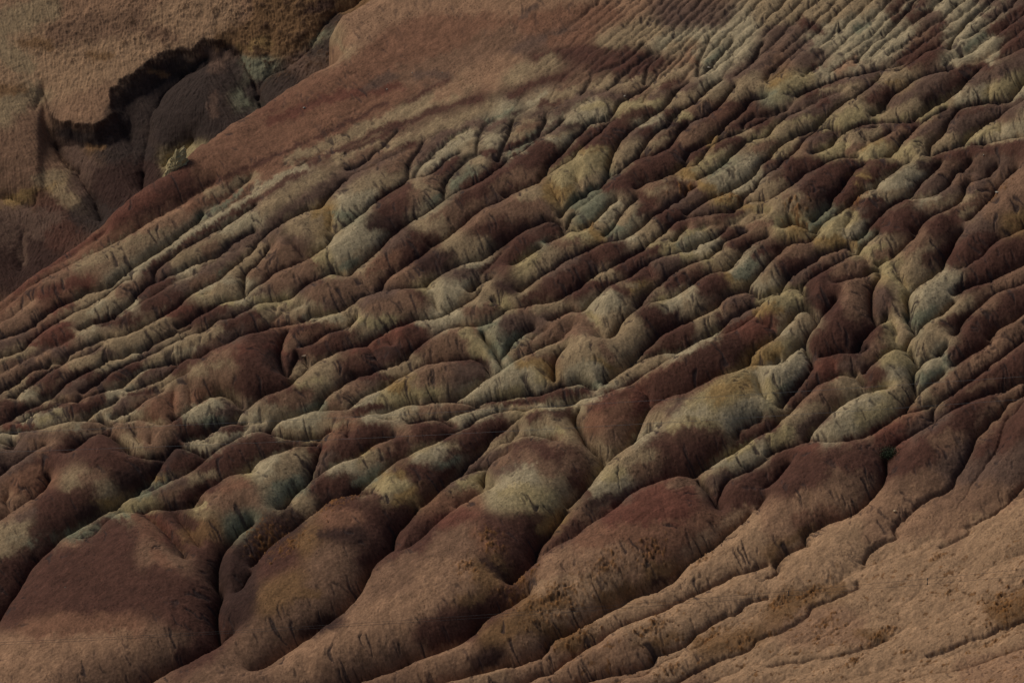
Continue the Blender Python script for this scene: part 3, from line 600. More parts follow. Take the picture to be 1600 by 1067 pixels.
# rock colours as seen when mapped, shade on dark flanks and hollows included: sheet, colour, band width (px), points
PAL = dict(k=(91,70,55), r=(92,66,51), R=(76,47,38), m=(61,40,33), d=(45,31,27), v=(74,58,49), b=(110,95,73),
           p=(121,111,89), g=(90,90,73), y=(118,106,77), o=(108,88,56), O=(90,68,46), f=(119,96,74),
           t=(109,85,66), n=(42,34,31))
BEDS = """
10 r 90 -200,1100 600,600 1200,200 1700,0
10 t 30 700,60 1100,20 1600,30
10 k 30 900,500 1300,350 1599,200
10 R 14 100,760 500,600 900,540
10 m 7 0,1030 200,940 400,850 600,760 800,650
10 v 14 700,540 850,480
10 v 10 1000,480 1120,460 1190,480
10 m 7 950,640 1080,570 1200,500
10 t 14 480,330 560,270 640,200
10 b 6 500,250 560,310
10 r 7 100,940 300,820 500,720
10 r 7 560,850 700,770 840,690
10 b 12 200,1000 500,880 800,740 1100,620 1300,500
10 b 5 280,960 560,860 800,770 1050,670 1250,600
10 t 20 1150,600 1350,480 1599,380
10 m 7 300,1040 560,920 800,800 900,790
10 m 8 880,790 1100,700 1290,640 1400,620
10 b 12 500,1000 660,930 750,880
10 b 10 850,930 1000,860 1150,760
10 b 8 1200,790 1300,720 1450,670
10 p 7 1500,730 1590,670
10 g 4 1420,760 1599,690
10 v 8 620,1040 800,960 960,890
10 k 14 720,1020 850,960 980,920
10 m 5 920,920 1020,890
10 v 10 1020,1000 1110,920 1300,800 1420,770
10 p 14 1100,1010 1200,920 1290,850
10 y 6 1220,870 1320,830
10 b 8 1330,920 1360,860
10 d 10 1160,1050 1270,990
10 p 10 1440,900 1480,850
10 m 8 1450,960 1500,950
10 v 8 1460,800 1550,760
10 g 8 1340,1040 1400,990
20 t 30 0,30 300,0 700,0
20 r 22 100,150 350,90 600,60
20 v 6 20,310 120,260 250,220 330,190
20 v 8 60,110 160,30
20 m 16 150,370 400,330 560,330
20 r 12 250,250 500,210
20 b 16 0,470 150,420 260,380
20 b 16 560,260 700,240 900,200
20 m 12 560,390 700,330 800,370
20 m 9 0,590 150,520 330,470
20 m 9 520,440 620,400 760,400
20 v 14 960,110 1150,120 1350,150
20 p 12 920,270 1100,230 1250,200
20 b 12 1000,300 1130,270
20 p 24 1250,250 1400,180 1599,100
20 k 10 310,570 400,520 460,480
20 b 10 160,620 300,590 400,560
20 b 12 500,560 600,500
20 p 7 110,650 200,600
20 m 9 650,440 760,400
20 m 12 760,480 860,390
20 b 8 700,530 800,500
20 m 9 880,440 940,370
20 t 20 930,470 1080,400 1150,330
20 b 14 870,520 1080,430
20 p 16 1180,330 1230,440 1300,390 1400,300
20 g 6 1210,390 1300,330
20 m 8 180,660 290,640
20 v 9 120,740 180,700
20 b 14 30,830 130,770
20 d 7 10,720 60,700
20 v 9 290,700 420,610 540,580
20 p 8 210,810 260,760
20 g 5 0,940 130,850 260,780
20 p 26 400,740 520,680
20 y 10 440,690 560,650
20 v 9 560,590 680,600
20 b 10 230,850 330,850
20 d 10 350,800 430,790
20 k 10 740,620 820,570
20 y 14 680,690 790,650
20 v 7 880,610 950,560
20 y 9 860,660 910,640
20 m 8 950,540 1040,510
20 v 12 1060,570 1200,520
20 b 12 1000,640 1120,590
20 p 10 1180,540 1260,500
20 b 9 1200,610 1340,570
20 b 18 1400,570 1450,500 1500,480
20 v 12 1350,480 1480,430 1599,390
20 m 14 640,780 740,720 860,700
20 p 8 820,770 880,740 940,740
20 v 12 760,830 840,810
20 m 9 960,710 1040,690
20 k 14 1120,690 1220,650
20 d 6 980,770 1090,780
20 y 5 1040,750 1110,720
20 m 16 1100,780 1240,720
20 r 9 1240,720 1340,680
20 m 8 1340,650 1470,640
20 m 20 100,920 230,930 100,1020
20 m 8 420,870 560,780
20 m 12 470,900 560,820 620,790
20 o 20 440,980 560,960
20 y 12 380,1000 500,970
20 b 12 680,980 780,900
20 v 12 820,830 870,790
20 k 12 900,900 1000,830
20 d 8 960,860 1060,800
20 m 18 820,1010 960,950 1100,900
20 t 8 1060,890 1150,850
20 m 9 1060,1000 1200,930
20 o 7 1220,900 1300,870
20 d 10 1360,850 1440,870
20 b 10 1260,1000 1350,920
20 m 10 1480,800 1599,760
30 b 40 0,80 300,60 600,40
30 p 30 300,250 600,150 900,60
30 p 26 500,400 700,300 850,220
30 p 16 1000,60 1150,30
30 g 8 550,180 620,150
30 v 14 0,200 200,170 300,180
30 m 9 200,120 340,200
30 v 12 160,330 260,270
30 k 14 0,430 80,370
30 v 14 230,380 310,330
30 m 9 290,430 340,430
30 o 7 20,520 80,500
30 y 10 60,560 260,470
30 g 6 0,580 60,570
30 p 18 340,480 480,350
30 t 12 440,440 540,380
30 m 16 780,50 860,0
30 m 14 800,120 900,60 960,20
30 m 12 900,110 1000,80
30 v 10 1000,130 1080,90
30 m 12 860,340 960,260 1060,190 1100,150
30 m 18 860,380 1000,330 1100,250
30 k 10 900,260 1000,210
30 p 20 1130,60 1300,20
30 p 26 1150,230 1300,120 1440,60
30 p 16 1130,390 1300,300 1420,240
30 g 8 1240,310 1360,210
30 v 12 1320,0 1420,10
30 v 12 1360,110 1450,80
30 m 20 1450,180 1599,50
30 v 14 1470,50 1580,10
30 m 14 1440,350 1520,280 1599,240
30 m 12 1380,200 1500,160
30 p 10 1380,380 1420,330
30 b 8 1280,400 1380,350
30 m 6 250,590 350,540 460,500
30 v 10 460,520 600,480 720,450
30 b 9 340,570 450,560 560,520
30 v 14 300,640 420,600
30 v 8 150,690 260,630
30 y 14 60,820 160,780 280,720
30 m 10 280,700 360,640
30 b 14 700,500 860,460
30 o 4 740,520 820,510
30 v 8 640,540 760,560
30 m 14 640,620 740,580
30 b 8 800,470 870,470
30 b 16 440,730 580,690
30 y 10 400,770 560,760
30 m 12 1110,440 1240,440 1340,410
30 v 14 940,540 1080,470
30 v 8 780,660 900,590
30 d 12 980,620 1120,560
30 m 9 1150,520 1260,450 1400,420
30 b 14 820,710 920,650
30 y 8 700,740 860,730
30 b 8 1150,610 1200,590
30 y 9 960,740 1100,650
30 p 24 1220,640 1350,560
30 y 26 1400,580 1540,500
30 v 16 1300,520 1450,440 1599,380
30 p 10 1540,620 1599,580
30 d 14 1090,720 1150,690
30 m 18 1200,700 1400,680 1450,680
30 v 18 1180,800 1300,740
30 k 14 960,840 1060,760
30 b 14 840,940 960,880
30 y 8 800,970 900,960
30 m 10 860,780 920,780
30 b 12 1040,960 1150,880
30 p 12 1260,860 1440,800
30 k 14 1400,760 1480,720
30 v 16 1500,700 1599,640
30 b 12 1500,810 1599,760
30 p 7 1250,910 1440,870 1599,830
30 m 12 1200,960 1380,910 1599,890
30 m 18 280,860 420,820
30 m 8 530,790 700,770
30 v 8 560,840 640,820
30 b 8 480,860 600,830
30 k 10 650,850 800,790
30 y 12 360,930 460,900
30 b 9 520,920 590,900
30 o 12 600,950 720,900
30 y 8 560,980 700,970
30 m 9 760,840 880,800
30 y 9 60,960 130,930
30 k 12 150,950 250,910
30 m 12 0,1030 160,1010 320,1030
30 m 16 400,1040 700,1010
01 r 16 0,880 300,600 640,370
01 R 9 100,760 400,530 700,330 900,200 1150,60
01 m 10 1000,130 1200,50
01 m 8 850,270 1050,200 1250,100 1599,-40
01 r 9 500,520 800,370 1100,190
01 k 18 300,700 600,560 900,380
01 b 18 500,600 750,480 1000,360
01 t 16 900,360 1150,260
01 r 12 1180,240 1280,190
01 R 14 250,780 450,700 560,690
01 t 10 80,880 200,820
01 k 12 20,960 150,890
01 r 9 300,860 430,760
01 g 5 1230,310 1400,210 1500,130
01 b 12 1300,150 1599,40
01 p 8 700,710 860,600 1000,510 1200,380 1400,260 1599,150
01 m 8 980,600 1150,460 1300,370 1599,180
01 m 8 960,590 900,660
01 b 9 480,800 620,760
01 R 9 320,880 440,840
01 k 9 230,940 300,900
01 b 20 420,920 560,870 700,780
01 k 12 740,760 830,720
01 p 7 560,880 660,820
01 R 9 330,990 420,950
01 b 16 1100,560 1300,470 1450,380
01 p 14 1400,370 1500,320 1599,290
01 v 9 1000,650 1050,600
01 p 6 470,1020 600,970 760,890 850,820
01 p 6 1100,650 1290,570 1400,500
01 m 9 880,780 1000,700 1080,680
01 v 14 1350,540 1500,440 1599,400
01 R 7 350,1050 450,1020
01 v 14 1100,760 1250,690
01 m 14 900,850 1100,780
01 b 16 1400,620 1540,590
01 p 12 1260,750 1380,720 1550,700
01 y 7 1220,760 1320,780
01 b 16 880,980 1040,910
01 b 9 700,1030 900,1000
01 d 10 1080,870 1240,880
01 R 9 1020,900 1200,850
01 m 10 1200,930 1400,860
01 y 7 1390,830 1500,820 1599,790
01 v 14 1380,900 1540,870
01 m 12 1300,1040 1500,930 1599,880
01 m 12 600,950 800,900
11 p 10 0,110 200,20 300,-20
11 m 8 0,180 200,60 300,10
11 b 14 50,230 250,100 400,30
11 v 12 100,330 300,180 500,70 620,0
11 b 26 240,330 380,260 420,300
11 o 14 370,260 450,240 450,330
11 p 22 560,220 760,100
11 b 20 800,120 900,50
11 g 12 500,280 600,270
11 v 10 160,470 240,440
11 k 18 60,560 200,500
11 k 20 960,130 1100,80
11 m 14 800,160 960,100
11 d 22 740,330 860,320
11 k 10 1120,60 1160,120
11 p 18 500,460 640,370
11 b 18 560,560 700,470
11 y 7 380,560 440,530
11 k 18 160,680 330,600
11 R 5 340,550 380,580
11 m 10 1300,150 1450,60 1599,-20
11 R 9 1300,100 1380,60
11 k 14 1050,330 1200,260 1290,220
11 b 9 1020,330 1070,300
11 b 8 1100,420 1180,380
11 m 12 820,480 1000,400
11 r 12 700,620 860,520
11 b 8 640,640 740,600
11 m 18 940,530 1120,420
11 v 14 1400,240 1599,150
11 m 18 1400,380 1599,280
11 b 12 1200,440 1250,500
11 b 20 1300,500 1420,450
11 d 20 1060,570 1200,530
11 k 18 860,660 960,640
11 p 7 470,650 570,650
11 k 24 380,760 600,700
11 m 9 300,720 420,690
11 p 9 0,830 200,820
11 b 14 60,900 250,830
11 p 8 250,860 400,830
11 k 18 400,830 550,770
11 v 12 680,820 850,750
11 m 12 960,750 1050,800
11 p 26 1150,780 1280,720 1180,830
11 y 5 1000,725 1060,740
11 v 14 1250,650 1350,620
11 p 7 1320,590 1420,580
11 m 12 1430,620 1599,540
11 k 22 760,860 960,810
11 k 10 140,930 280,910
11 y 9 330,910 560,900
11 b 12 560,950 720,920
11 p 8 660,950 800,960
11 b 16 1300,800 1450,720
11 d 14 1500,730 1599,740
11 m 14 1350,870 1500,850
11 p 10 1100,940 1280,890
11 y 7 1500,820 1599,810
11 R 14 860,1000 1030,960
11 r 26 60,1010 300,1000 450,1000
11 d 14 480,1030 620,1010
11 b 14 600,1000 720,980
11 R 16 1000,980 760,1060 
11 t 18 1250,1030 1340,1000
11 p 8 1400,980 1520,930
21 k 18 60,200 180,260
21 m 16 0,80 130,40
21 k 14 0,170 130,150
21 o 22 240,130 340,90
21 y 20 300,50 420,30
21 b 16 440,90 520,60
21 o 6 300,180 260,120
21 v 20 100,260 200,250
21 m 10 0,330 100,300
21 d 10 180,360 280,350
21 g 8 360,240 500,130 620,40
21 g 12 430,270 560,170
21 b 8 620,220 680,200
21 p 7 560,300 620,250
21 m 18 700,80 800,40
21 m 16 560,110 680,70 900,30
21 m 14 820,150 860,200
21 k 14 850,110 950,90
21 b 14 860,120 980,80
21 m 14 1000,70 1100,60
21 g 12 650,350 760,270
21 b 10 680,300 740,250
21 m 14 940,280 1060,200
21 y 12 400,400 500,380
21 o 6 490,360 560,410
21 b 8 520,350 580,350
21 b 14 300,440 400,410
21 g 7 150,440 190,450
21 m 10 20,500 120,420
21 y 12 60,580 140,540
21 b 12 160,590 260,500
21 v 12 1000,230 1120,170
21 o 8 1170,90 1270,110
21 m 7 1140,120 1200,150
21 v 12 1060,150 1180,180
21 b 12 1060,40 1200,60
21 o 8 1060,20 1150,60
21 p 20 1280,80 1420,30
21 p 10 1400,130 1500,60
21 o 12 1280,170 1380,160
21 y 6 1300,180 1380,170
21 k 10 1450,190 1560,140
21 o 6 1430,230 1560,210
21 m 20 500,520 640,480
21 b 14 780,440 900,360
21 p 10 700,440 800,410
21 m 12 920,320 1040,280
21 d 12 430,570 520,570
21 v 12 250,640 400,560
21 m 20 250,700 450,620
21 b 9 930,420 1000,380
21 g 10 1040,470 1120,420
21 y 6 880,460 1010,460
21 m 12 1000,350 1180,310
21 m 10 740,540 900,490
21 k 12 1120,350 1240,310
21 y 9 1050,520 1140,520
21 p 12 1150,500 1260,440
21 v 14 860,580 1020,550
21 m 9 700,570 860,620
21 b 8 490,690 640,620
21 m 12 650,620 740,620
21 m 14 480,720 560,710
21 b 10 0,820 80,760
21 m 14 300,770 440,720
21 y 9 1210,560 1290,520
21 b 9 1280,560 1330,500
21 m 14 1370,470 1480,430
21 m 14 1330,400 1420,360
21 b 8 1380,330 1480,270
21 k 18 650,760 720,720
21 m 14 760,680 860,620
21 o 12 740,740 820,700
21 p 26 500,900 620,800
21 b 20 560,960 700,860
21 m 14 1000,700 1160,610
21 v 12 820,800 1000,720
21 o 8 1340,650 1390,680
21 p 20 1400,640 1530,530
21 m 20 1150,720 1300,680
21 p 16 1000,840 1120,760
21 b 12 1060,760 1100,860
21 k 14 60,870 240,850
21 v 18 0,940 180,930
21 k 24 280,950 430,930
21 b 12 400,900 500,900
21 d 22 820,920 1000,880
21 b 16 660,1000 780,960
21 y 8 920,820 980,820
21 k 14 1280,840 1420,790
21 b 9 1150,940 1280,870
21 m 9 1400,830 1500,790
21 p 14 1540,720 1599,660
21 v 10 1300,960 1500,860
21 y 7 1230,1020 1310,990
21 R 22 1350,1030 1500,950 1599,900
21 m 14 960,1020 1100,960
31 b 12 0,140 60,90
31 m 16 60,60 200,10
31 v 18 200,80 360,30
31 m 24 260,130 380,80
31 b 14 20,220 140,200
31 k 14 120,180 240,190
31 y 14 60,330 200,310
31 o 9 150,360 230,370
31 g 8 270,340 400,260
31 m 16 440,180 560,80
31 o 6 520,40 560,90
31 m 12 620,60 700,60
31 p 18 660,130 800,80 930,20
31 b 14 720,160 840,130
31 m 12 560,180 700,200
31 v 12 600,260 700,220
31 y 16 360,380 520,290
31 p 12 500,400 600,330
31 b 10 880,160 950,120
31 v 14 950,110 1100,40
31 m 7 780,210 900,190
31 g 7 560,460 630,390
31 o 12 380,440 540,460
31 m 14 650,350 850,260
31 p 10 960,200 1060,170
31 k 16 1000,230 1100,200
31 v 10 1080,140 1200,80
31 m 22 720,340 860,320
31 b 18 620,480 760,440
31 y 8 560,500 640,510
31 v 16 1180,40 1300,30
31 b 10 1230,170 1330,130
31 m 20 1050,320 1180,300
31 v 14 1250,120 1360,90
31 k 20 900,520 1000,400
31 b 20 900,600 1020,500
31 y 12 700,600 820,580
31 o 8 740,640 820,680
31 v 22 1300,260 1450,160
31 k 22 1480,140 1599,40
31 o 8 1500,300 1599,300
31 m 26 1150,540 1350,420
31 v 16 1200,380 1400,320
31 k 10 60,520 260,460
31 o 9 300,440 420,430
31 m 12 60,620 200,560
31 v 12 300,560 480,500
31 m 20 300,640 500,640
31 k 14 420,620 600,590
31 d 26 300,730 360,820 250,760
31 y 18 20,830 180,770
31 b 14 0,930 120,890
31 k 26 500,760 580,720
31 k 18 540,850 620,780
31 m 30 420,1000 560,920
31 m 14 680,840 740,800
31 v 14 700,900 720,760
31 b 14 800,700 830,860
31 y 9 700,610 780,640
31 p 30 1000,820 1140,700
31 g 14 900,940 1020,860
31 m 16 1200,740 1250,700
31 y 10 760,960 790,1040
31 b 10 820,950 860,1040
31 m 22 1300,700 1450,560 1599,480
31 k 10 1300,790 1450,700 1599,640
31 b 14 1000,980 1150,880 1250,820
31 m 30 1300,980 1450,860 1599,780
31 k 12 1350,880 1420,830
31 k 16 1450,1020 1599,930
31 m 12 1100,960 1250,900
31 p 14 100,1000 240,920
02 b 9 0,110 100,60 200,40
02 k 10 0,160 100,140
02 R 6 180,10 400,0
02 v 12 0,290 100,230 200,170
02 v 12 250,90 400,60
02 b 8 30,330 90,310
02 b 12 120,340 220,300
02 t 16 420,160 520,120
02 m 16 150,260 350,200
02 b 14 560,110 760,40
02 p 7 640,150 760,110 860,70
02 d 12 380,220 560,180
02 m 14 640,230 800,180 900,130
02 m 10 900,190 1100,160
02 p 8 820,220 1000,110 1200,40
02 v 10 1240,60 1400,20
02 b 10 980,270 1080,220
02 m 10 1080,190 1250,110
02 p 22 170,490 340,450
02 b 14 260,380 380,330
02 m 14 480,400 640,360
02 k 10 400,370 560,360
02 p 12 700,330 820,290
02 m 9 400,400 100,430
02 R 8 40,530 200,530
02 m 10 20,430 150,400
02 p 10 560,490 680,460
02 v 10 700,440 780,380
02 p 7 740,490 860,440
02 r 24 960,440 1080,380
02 k 30 1150,330 1300,270
02 R 24 1350,80 1599,60
02 b 24 1250,180 1400,140
02 m 30 1500,260 1599,200
02 g 18 1180,470 1350,420
02 p 16 1200,450 1320,380
02 v 18 1360,440 1480,410
02 b 10 1400,340 1480,370
02 m 12 1100,500 1250,530
02 p 9 0,590 120,570
02 p 12 400,540 520,520
02 k 18 150,630 400,590
02 v 14 0,700 150,640
02 m 12 560,620 660,620
02 b 12 760,560 1000,510
02 k 22 900,590 1080,580
02 b 10 800,620 900,700
02 m 30 600,720 780,720 900,800
02 m 20 1100,620 1300,560
02 p 10 1240,620 1400,590 1540,560
02 p 12 1180,640 1280,690
02 v 12 1380,560 1500,520
02 m 18 1120,740 1250,740
02 d 20 960,780 1100,700
02 r 20 100,850 250,780
02 r 16 200,940 300,870
02 m 16 100,760 350,680
02 b 22 460,880 600,850
02 b 20 600,960 700,900
02 o 8 560,980 680,1010
02 m 30 300,990 550,950
02 m 26 650,780 850,870
02 t 14 80,980 140,1000
02 g 10 880,960 1040,870
02 o 6 980,860 1030,870
02 v 16 1000,940 1150,880
02 b 12 1200,860 1330,820
02 m 20 1350,780 1550,680
02 m 14 1150,960 1350,900
02 y 10 800,1030 920,1000
02 k 22 1260,1000 1400,960 1540,930
02 y 8 1540,840 1599,800
12 m 40 60,80 130,200 0,230
12 m 20 200,80 330,40
12 R 12 60,20 200,40
12 m 16 400,50 520,20
12 R 24 640,80 820,60
12 m 14 860,60 1000,30
12 k 20 1150,50 1300,50
12 y 14 1350,30 1400,90
12 b 20 380,190 480,130
12 y 14 260,270 380,240
12 k 14 560,180 660,140
12 d 18 640,190 760,150
12 m 14 220,300 330,320
12 k 18 100,390 260,370
12 p 14 20,470 120,420
12 b 16 1000,130 880,180 
12 v 12 640,260 740,230
12 b 12 480,360 600,320
12 g 10 300,430 420,390
12 m 8 680,220 840,220
12 p 10 620,410 760,350
12 y 22 800,340 940,340
12 o 18 880,290 980,260
12 b 20 1000,260 1150,190
12 v 26 1220,200 1400,200
12 m 7 1250,130 1420,140
12 m 10 620,430 800,410
12 g 14 1470,60 1599,20
12 g 6 1480,140 1599,130
12 p 22 1350,320 1480,280 1599,230
12 p 10 1300,360 1400,340
12 p 22 150,560 330,490
12 y 16 200,590 330,590
12 b 14 400,520 540,480
12 r 9 560,460 700,450
12 p 12 700,470 900,430
12 b 16 960,460 1200,420
12 k 10 1200,400 1350,420
12 m 6 1400,390 1599,370
12 p 9 1220,480 1400,450 1560,410
12 m 24 60,680 250,640
12 m 22 560,600 760,560
12 m 26 500,700 640,660
12 m 28 1000,560 1180,560
12 k 12 880,560 1000,560
12 m 26 760,720 900,650
12 p 22 30,800 170,730
12 b 22 200,740 300,700
12 R 12 330,680 400,650
12 b 12 80,880 250,820
12 g 18 160,960 280,880
12 v 12 400,780 480,700
12 p 14 470,800 600,790
12 p 22 640,850 760,800
12 g 14 680,900 780,860
12 o 9 680,700 740,680
12 y 20 1020,730 1180,660
12 p 14 1100,740 1250,700
12 m 20 1300,620 1500,540
12 m 24 880,820 1050,770
12 m 20 1200,700 1350,640
12 b 30 700,960 880,880
12 y 14 760,930 900,900
12 o 16 900,980 1050,900
12 m 24 1050,920 1200,800
12 b 14 200,1040 350,980
12 m 30 400,930 600,880
12 d 20 450,990 620,930
12 m 30 520,1040 740,1010
12 y 16 1300,890 1400,840
12 v 16 1250,870 1350,790
12 r 16 1150,1040 1340,950
12 v 16 1420,760 1599,620
12 b 10 1440,700 1580,600
12 p 12 1500,930 1599,860
12 k 18 1520,760 1599,680
22 y 24 40,240 160,200
22 p 16 40,330 160,300
22 k 16 130,100 260,110
22 b 16 330,70 450,30
22 k 14 30,60 200,20
22 p 26 400,220 520,170 540,250
22 b 16 470,100 560,130
22 g 14 450,280 560,290
22 m 10 280,320 480,300
22 m 9 0,380 200,360
22 m 20 860,80 1100,10
22 b 20 620,60 740,60
22 b 16 640,250 800,160 960,100
22 p 8 500,330 660,260 
22 p 8 980,90 1150,40
22 y 8 0,420 220,420 400,380
22 R 40 560,400 800,340 1000,240 1200,140
22 m 34 1200,140 1350,60
22 r 26 520,500 700,400
22 m 40 900,300 1150,200
22 m 14 120,470 350,440
22 b 18 220,500 350,540
22 y 12 170,560 300,560
22 b 14 60,590 200,540
22 b 14 560,640 620,700
22 k 22 600,600 740,560
22 b 14 880,500 1000,420
22 v 12 960,450 1060,400
22 p 12 780,610 900,540
22 y 30 1150,430 1300,330 1450,250
22 o 24 1280,330 1450,260
22 p 24 1050,510 1180,440
22 y 14 1000,540 1150,500 1260,540
22 p 24 1350,480 1500,400
22 p 14 1550,250 1599,200
22 o 12 1540,120 1599,60
22 m 30 1450,620 1599,540
22 m 34 300,700 160,680 60,660
22 k 20 260,650 380,800
22 v 20 80,800 150,700
22 p 26 30,880 130,850
22 y 24 100,960 230,960
22 b 20 200,830 350,930
22 m 22 400,850 480,950
22 m 40 900,680 1100,600 1250,620
22 m 34 1000,760 1250,700
22 k 26 780,800 900,730
22 b 18 720,740 860,700
22 p 26 540,930 680,880
22 y 14 600,860 680,820
22 d 12 520,1010 620,960
22 v 14 640,980 760,940
22 p 18 1280,760 1420,720 1550,650
22 y 10 1350,720 1500,640
22 R 44 850,1000 1050,940
22 k 12 1000,890 1180,860
22 b 10 1200,860 1320,800
22 v 16 1240,880 1340,840
22 m 26 1350,940 1500,860
22 m 30 1300,1010 1450,980
32 y 10 30,60 120,10
32 p 26 60,240 160,180 220,100
32 g 16 40,330 160,280
32 y 16 0,250 40,350
32 m 34 350,60 450,40
32 R 24 330,150 380,200
32 m 24 440,130 560,110
32 m 26 140,360 280,240
32 v 12 600,120 700,80
32 d 20 620,60 540,30
32 b 24 440,270 560,260
32 k 20 250,370 400,330
32 b 18 150,480 300,420
32 v 18 200,540 330,480
32 y 16 30,620 120,560
32 y 24 760,100 860,110
32 p 22 780,180 860,200
32 m 18 620,210 700,200 640,260
32 y 18 680,320 800,280
32 b 18 800,300 870,260
32 p 30 500,440 660,380
32 y 26 560,500 720,430
32 p 22 330,580 500,520
32 p 20 950,80 1060,30
32 g 18 960,230 1100,120
32 b 16 1000,350 1100,280
32 k 20 1050,300 1250,200
32 t 16 1300,120 1450,30
32 m 24 1180,90 1300,20
32 m 40 1200,380 1350,270 1599,120
32 k 9 1250,300 1400,250
32 r 14 800,500 900,460
32 R 30 700,590 850,560
32 k 18 500,650 620,620
32 R 10 150,690 300,650
32 m 20 50,720 250,700
32 m 46 450,760 600,720 650,800
32 k 30 380,860 620,900
32 m 36 150,880 300,800
32 t 40 250,1020 450,1000
32 v 24 900,560 1100,480
32 m 30 1000,640 1250,500
32 k 20 1050,620 1200,600
32 m 26 850,780 980,700
32 k 30 800,950 1000,860
32 v 20 1100,780 1250,650
32 k 30 1350,550 1500,420
32 k 24 1500,330 1599,280
32 m 30 1350,700 1500,560 1599,430
32 v 24 1250,850 1400,750
32 k 30 1100,1000 1350,950
32 t 40 700,1040 900,1000
32 t 26 1480,1040 1599,970
32 v 30 1500,800 1599,700
03 b 34 60,200 150,150
03 p 16 60,150 130,120
03 m 34 280,90 400,60
03 m 40 20,400 120,380
03 g 22 200,200 300,150
03 g 12 440,140 600,100 700,30
03 b 6 500,140 620,90
03 g 8 780,20 860,0
03 k 9 380,210 480,210
03 m 60 350,400 600,250 700,160
03 R 16 860,40 980,60 1050,180
03 k 30 950,250 1080,280
03 m 40 1150,150 1280,200
03 m 50 500,600 800,500
03 O 26 1180,130 1300,120
03 m 60 1000,450 1200,600
03 m 40 200,550 350,450
03 m 12 60,640 150,520
03 g 10 1460,80 1540,60
03 d 34 1450,350 1599,250
03 r 46 250,760 500,740 750,740
03 t 50 100,900 400,880 750,850
03 k 40 450,1000 800,950
03 k 34 950,850 1100,850
03 m 30 1150,900 1280,880
03 m 26 1300,780 1350,700
03 d 30 1450,620 1540,500
03 k 30 1300,1040 1599,850
13 d 40 40,150 200,60
13 m 22 60,320 200,250
13 O 20 300,200 380,120
13 d 16 400,130 640,120
13 m 30 750,50 900,20
13 r 24 450,40 600,30
13 k 46 450,300 600,350
13 k 46 350,500 480,480
13 k 30 300,600 550,560
13 m 22 680,300 760,250
13 O 24 80,530 250,450
13 O 14 260,500 380,530
13 k 40 50,800 300,700
13 d 24 300,760 480,680
13 m 24 900,260 1100,130
13 R 16 1150,60 1300,20
13 k 40 1150,250 1300,150
13 m 22 1450,100 1560,200
13 k 40 800,450 950,350
13 t 50 1100,420 1300,400
13 r 16 1360,130 1450,190
13 t 50 700,700 1000,600
13 t 50 300,920 600,820
13 O 26 1400,380 1470,420
13 O 14 1490,310 1560,340
13 d 14 1440,310 1540,380
13 O 24 1330,560 1430,560
13 m 50 1100,760 1350,680
13 k 34 800,950 1000,880
13 m 20 1420,620 1560,500
13 k 40 500,1000 700,940
13 t 36 1100,960 1300,900
13 d 26 1380,940 1500,900
13 f 16 1400,1050 1599,990
13 O 24 1450,770 1599,740
23 m 50 100,120 60,260
23 o 14 180,100 280,60
23 k 24 300,200 420,60
23 m 24 260,200 400,100
23 R 60 700,60 1000,40
23 r 50 500,200 900,180
23 t 60 300,380 700,330
23 f 40 250,500 600,460
23 r 30 1000,150 1250,60
23 m 16 1150,240 1350,120
23 O 30 120,610 280,560
23 O 22 580,540 720,480
23 O 24 880,380 960,380
23 d 16 900,440 980,440
23 f 20 200,660 450,650
23 O 34 60,730 300,750
23 t 50 100,860 50,950
23 k 20 100,880 220,850
23 O 18 330,830 450,830
23 t 26 160,980 350,940
23 f 60 1200,300 1450,120
23 f 30 600,680 900,560 1100,450
23 t 50 500,950 750,850
23 O 22 800,800 980,780
23 f 50 800,700 1050,620
23 f 60 1200,620 1500,430
23 f 24 950,920 1150,800 1400,680
23 O 26 1180,820 1450,780
23 t 30 400,1050 700,1030
23 f 26 1350,960 1599,900
33 t 40 50,60 250,20
33 r 26 200,60 400,20
33 O 16 50,250 160,210
33 O 14 200,140 280,100
33 f 50 200,300 500,150
33 t 26 650,150 780,180
33 t 50 900,200 1150,80
33 f 50 700,300 1050,260
33 f 70 1350,200 1599,100
33 f 60 300,420 800,380
33 f 60 600,650 1000,550
33 f 60 1100,500 1500,400
33 t 50 200,700 500,720
33 O 22 100,620 250,520
33 O 16 280,500 460,470
33 O 14 560,760 700,760
33 t 26 400,850 600,830
33 O 34 1400,640 1590,560
33 O 12 1300,700 1450,690
33 f 60 900,780 1250,700
33 f 60 200,1000 700,950
33 f 70 800,950 1500,850
33 t 50 1300,1000 1599,960
1060:160:5 v 10 100,170 200,100
1060:160:5 k 14 60,320 180,260
1060:160:5 m 9 0,400 120,350
1060:160:5 m 8 260,80 400,60
1060:160:5 k 7 340,220 420,180
1060:160:5 m 9 420,180 500,170 700,150
1060:160:5 b 6 440,260 560,230
1060:160:5 y 9 130,530 250,440 330,400
1060:160:5 m 10 300,340 470,290
1060:160:5 o 7 30,540 100,560
1060:160:5 g 4 230,590 400,450
1060:160:5 p 12 330,620 480,500 600,440
1060:160:5 k 10 600,360 740,320
1060:160:5 o 7 160,640 260,680
1060:160:5 y 5 700,220 560,300
1060:160:5 b 14 780,230 900,190 1050,170
1060:160:5 v 9 800,120 1000,80 1200,40
1060:160:5 y 16 1150,180 1300,120 1420,90
1060:160:5 b 6 780,400 900,340
1060:160:5 v 10 1000,300 1180,260
1060:160:5 p 7 380,700 520,640 640,560
1060:160:5 o 6 320,750 400,770
1060:160:5 n 4 340,800 400,850
1060:160:5 v 7 680,560 780,490
1060:160:5 b 14 580,760 700,680 800,620
1060:160:5 m 12 850,520 1000,470 1100,470
1060:160:5 m 20 1000,640 1200,560 1320,500
1060:160:5 b 12 820,820 950,740
1060:160:5 y 6 620,830 720,830
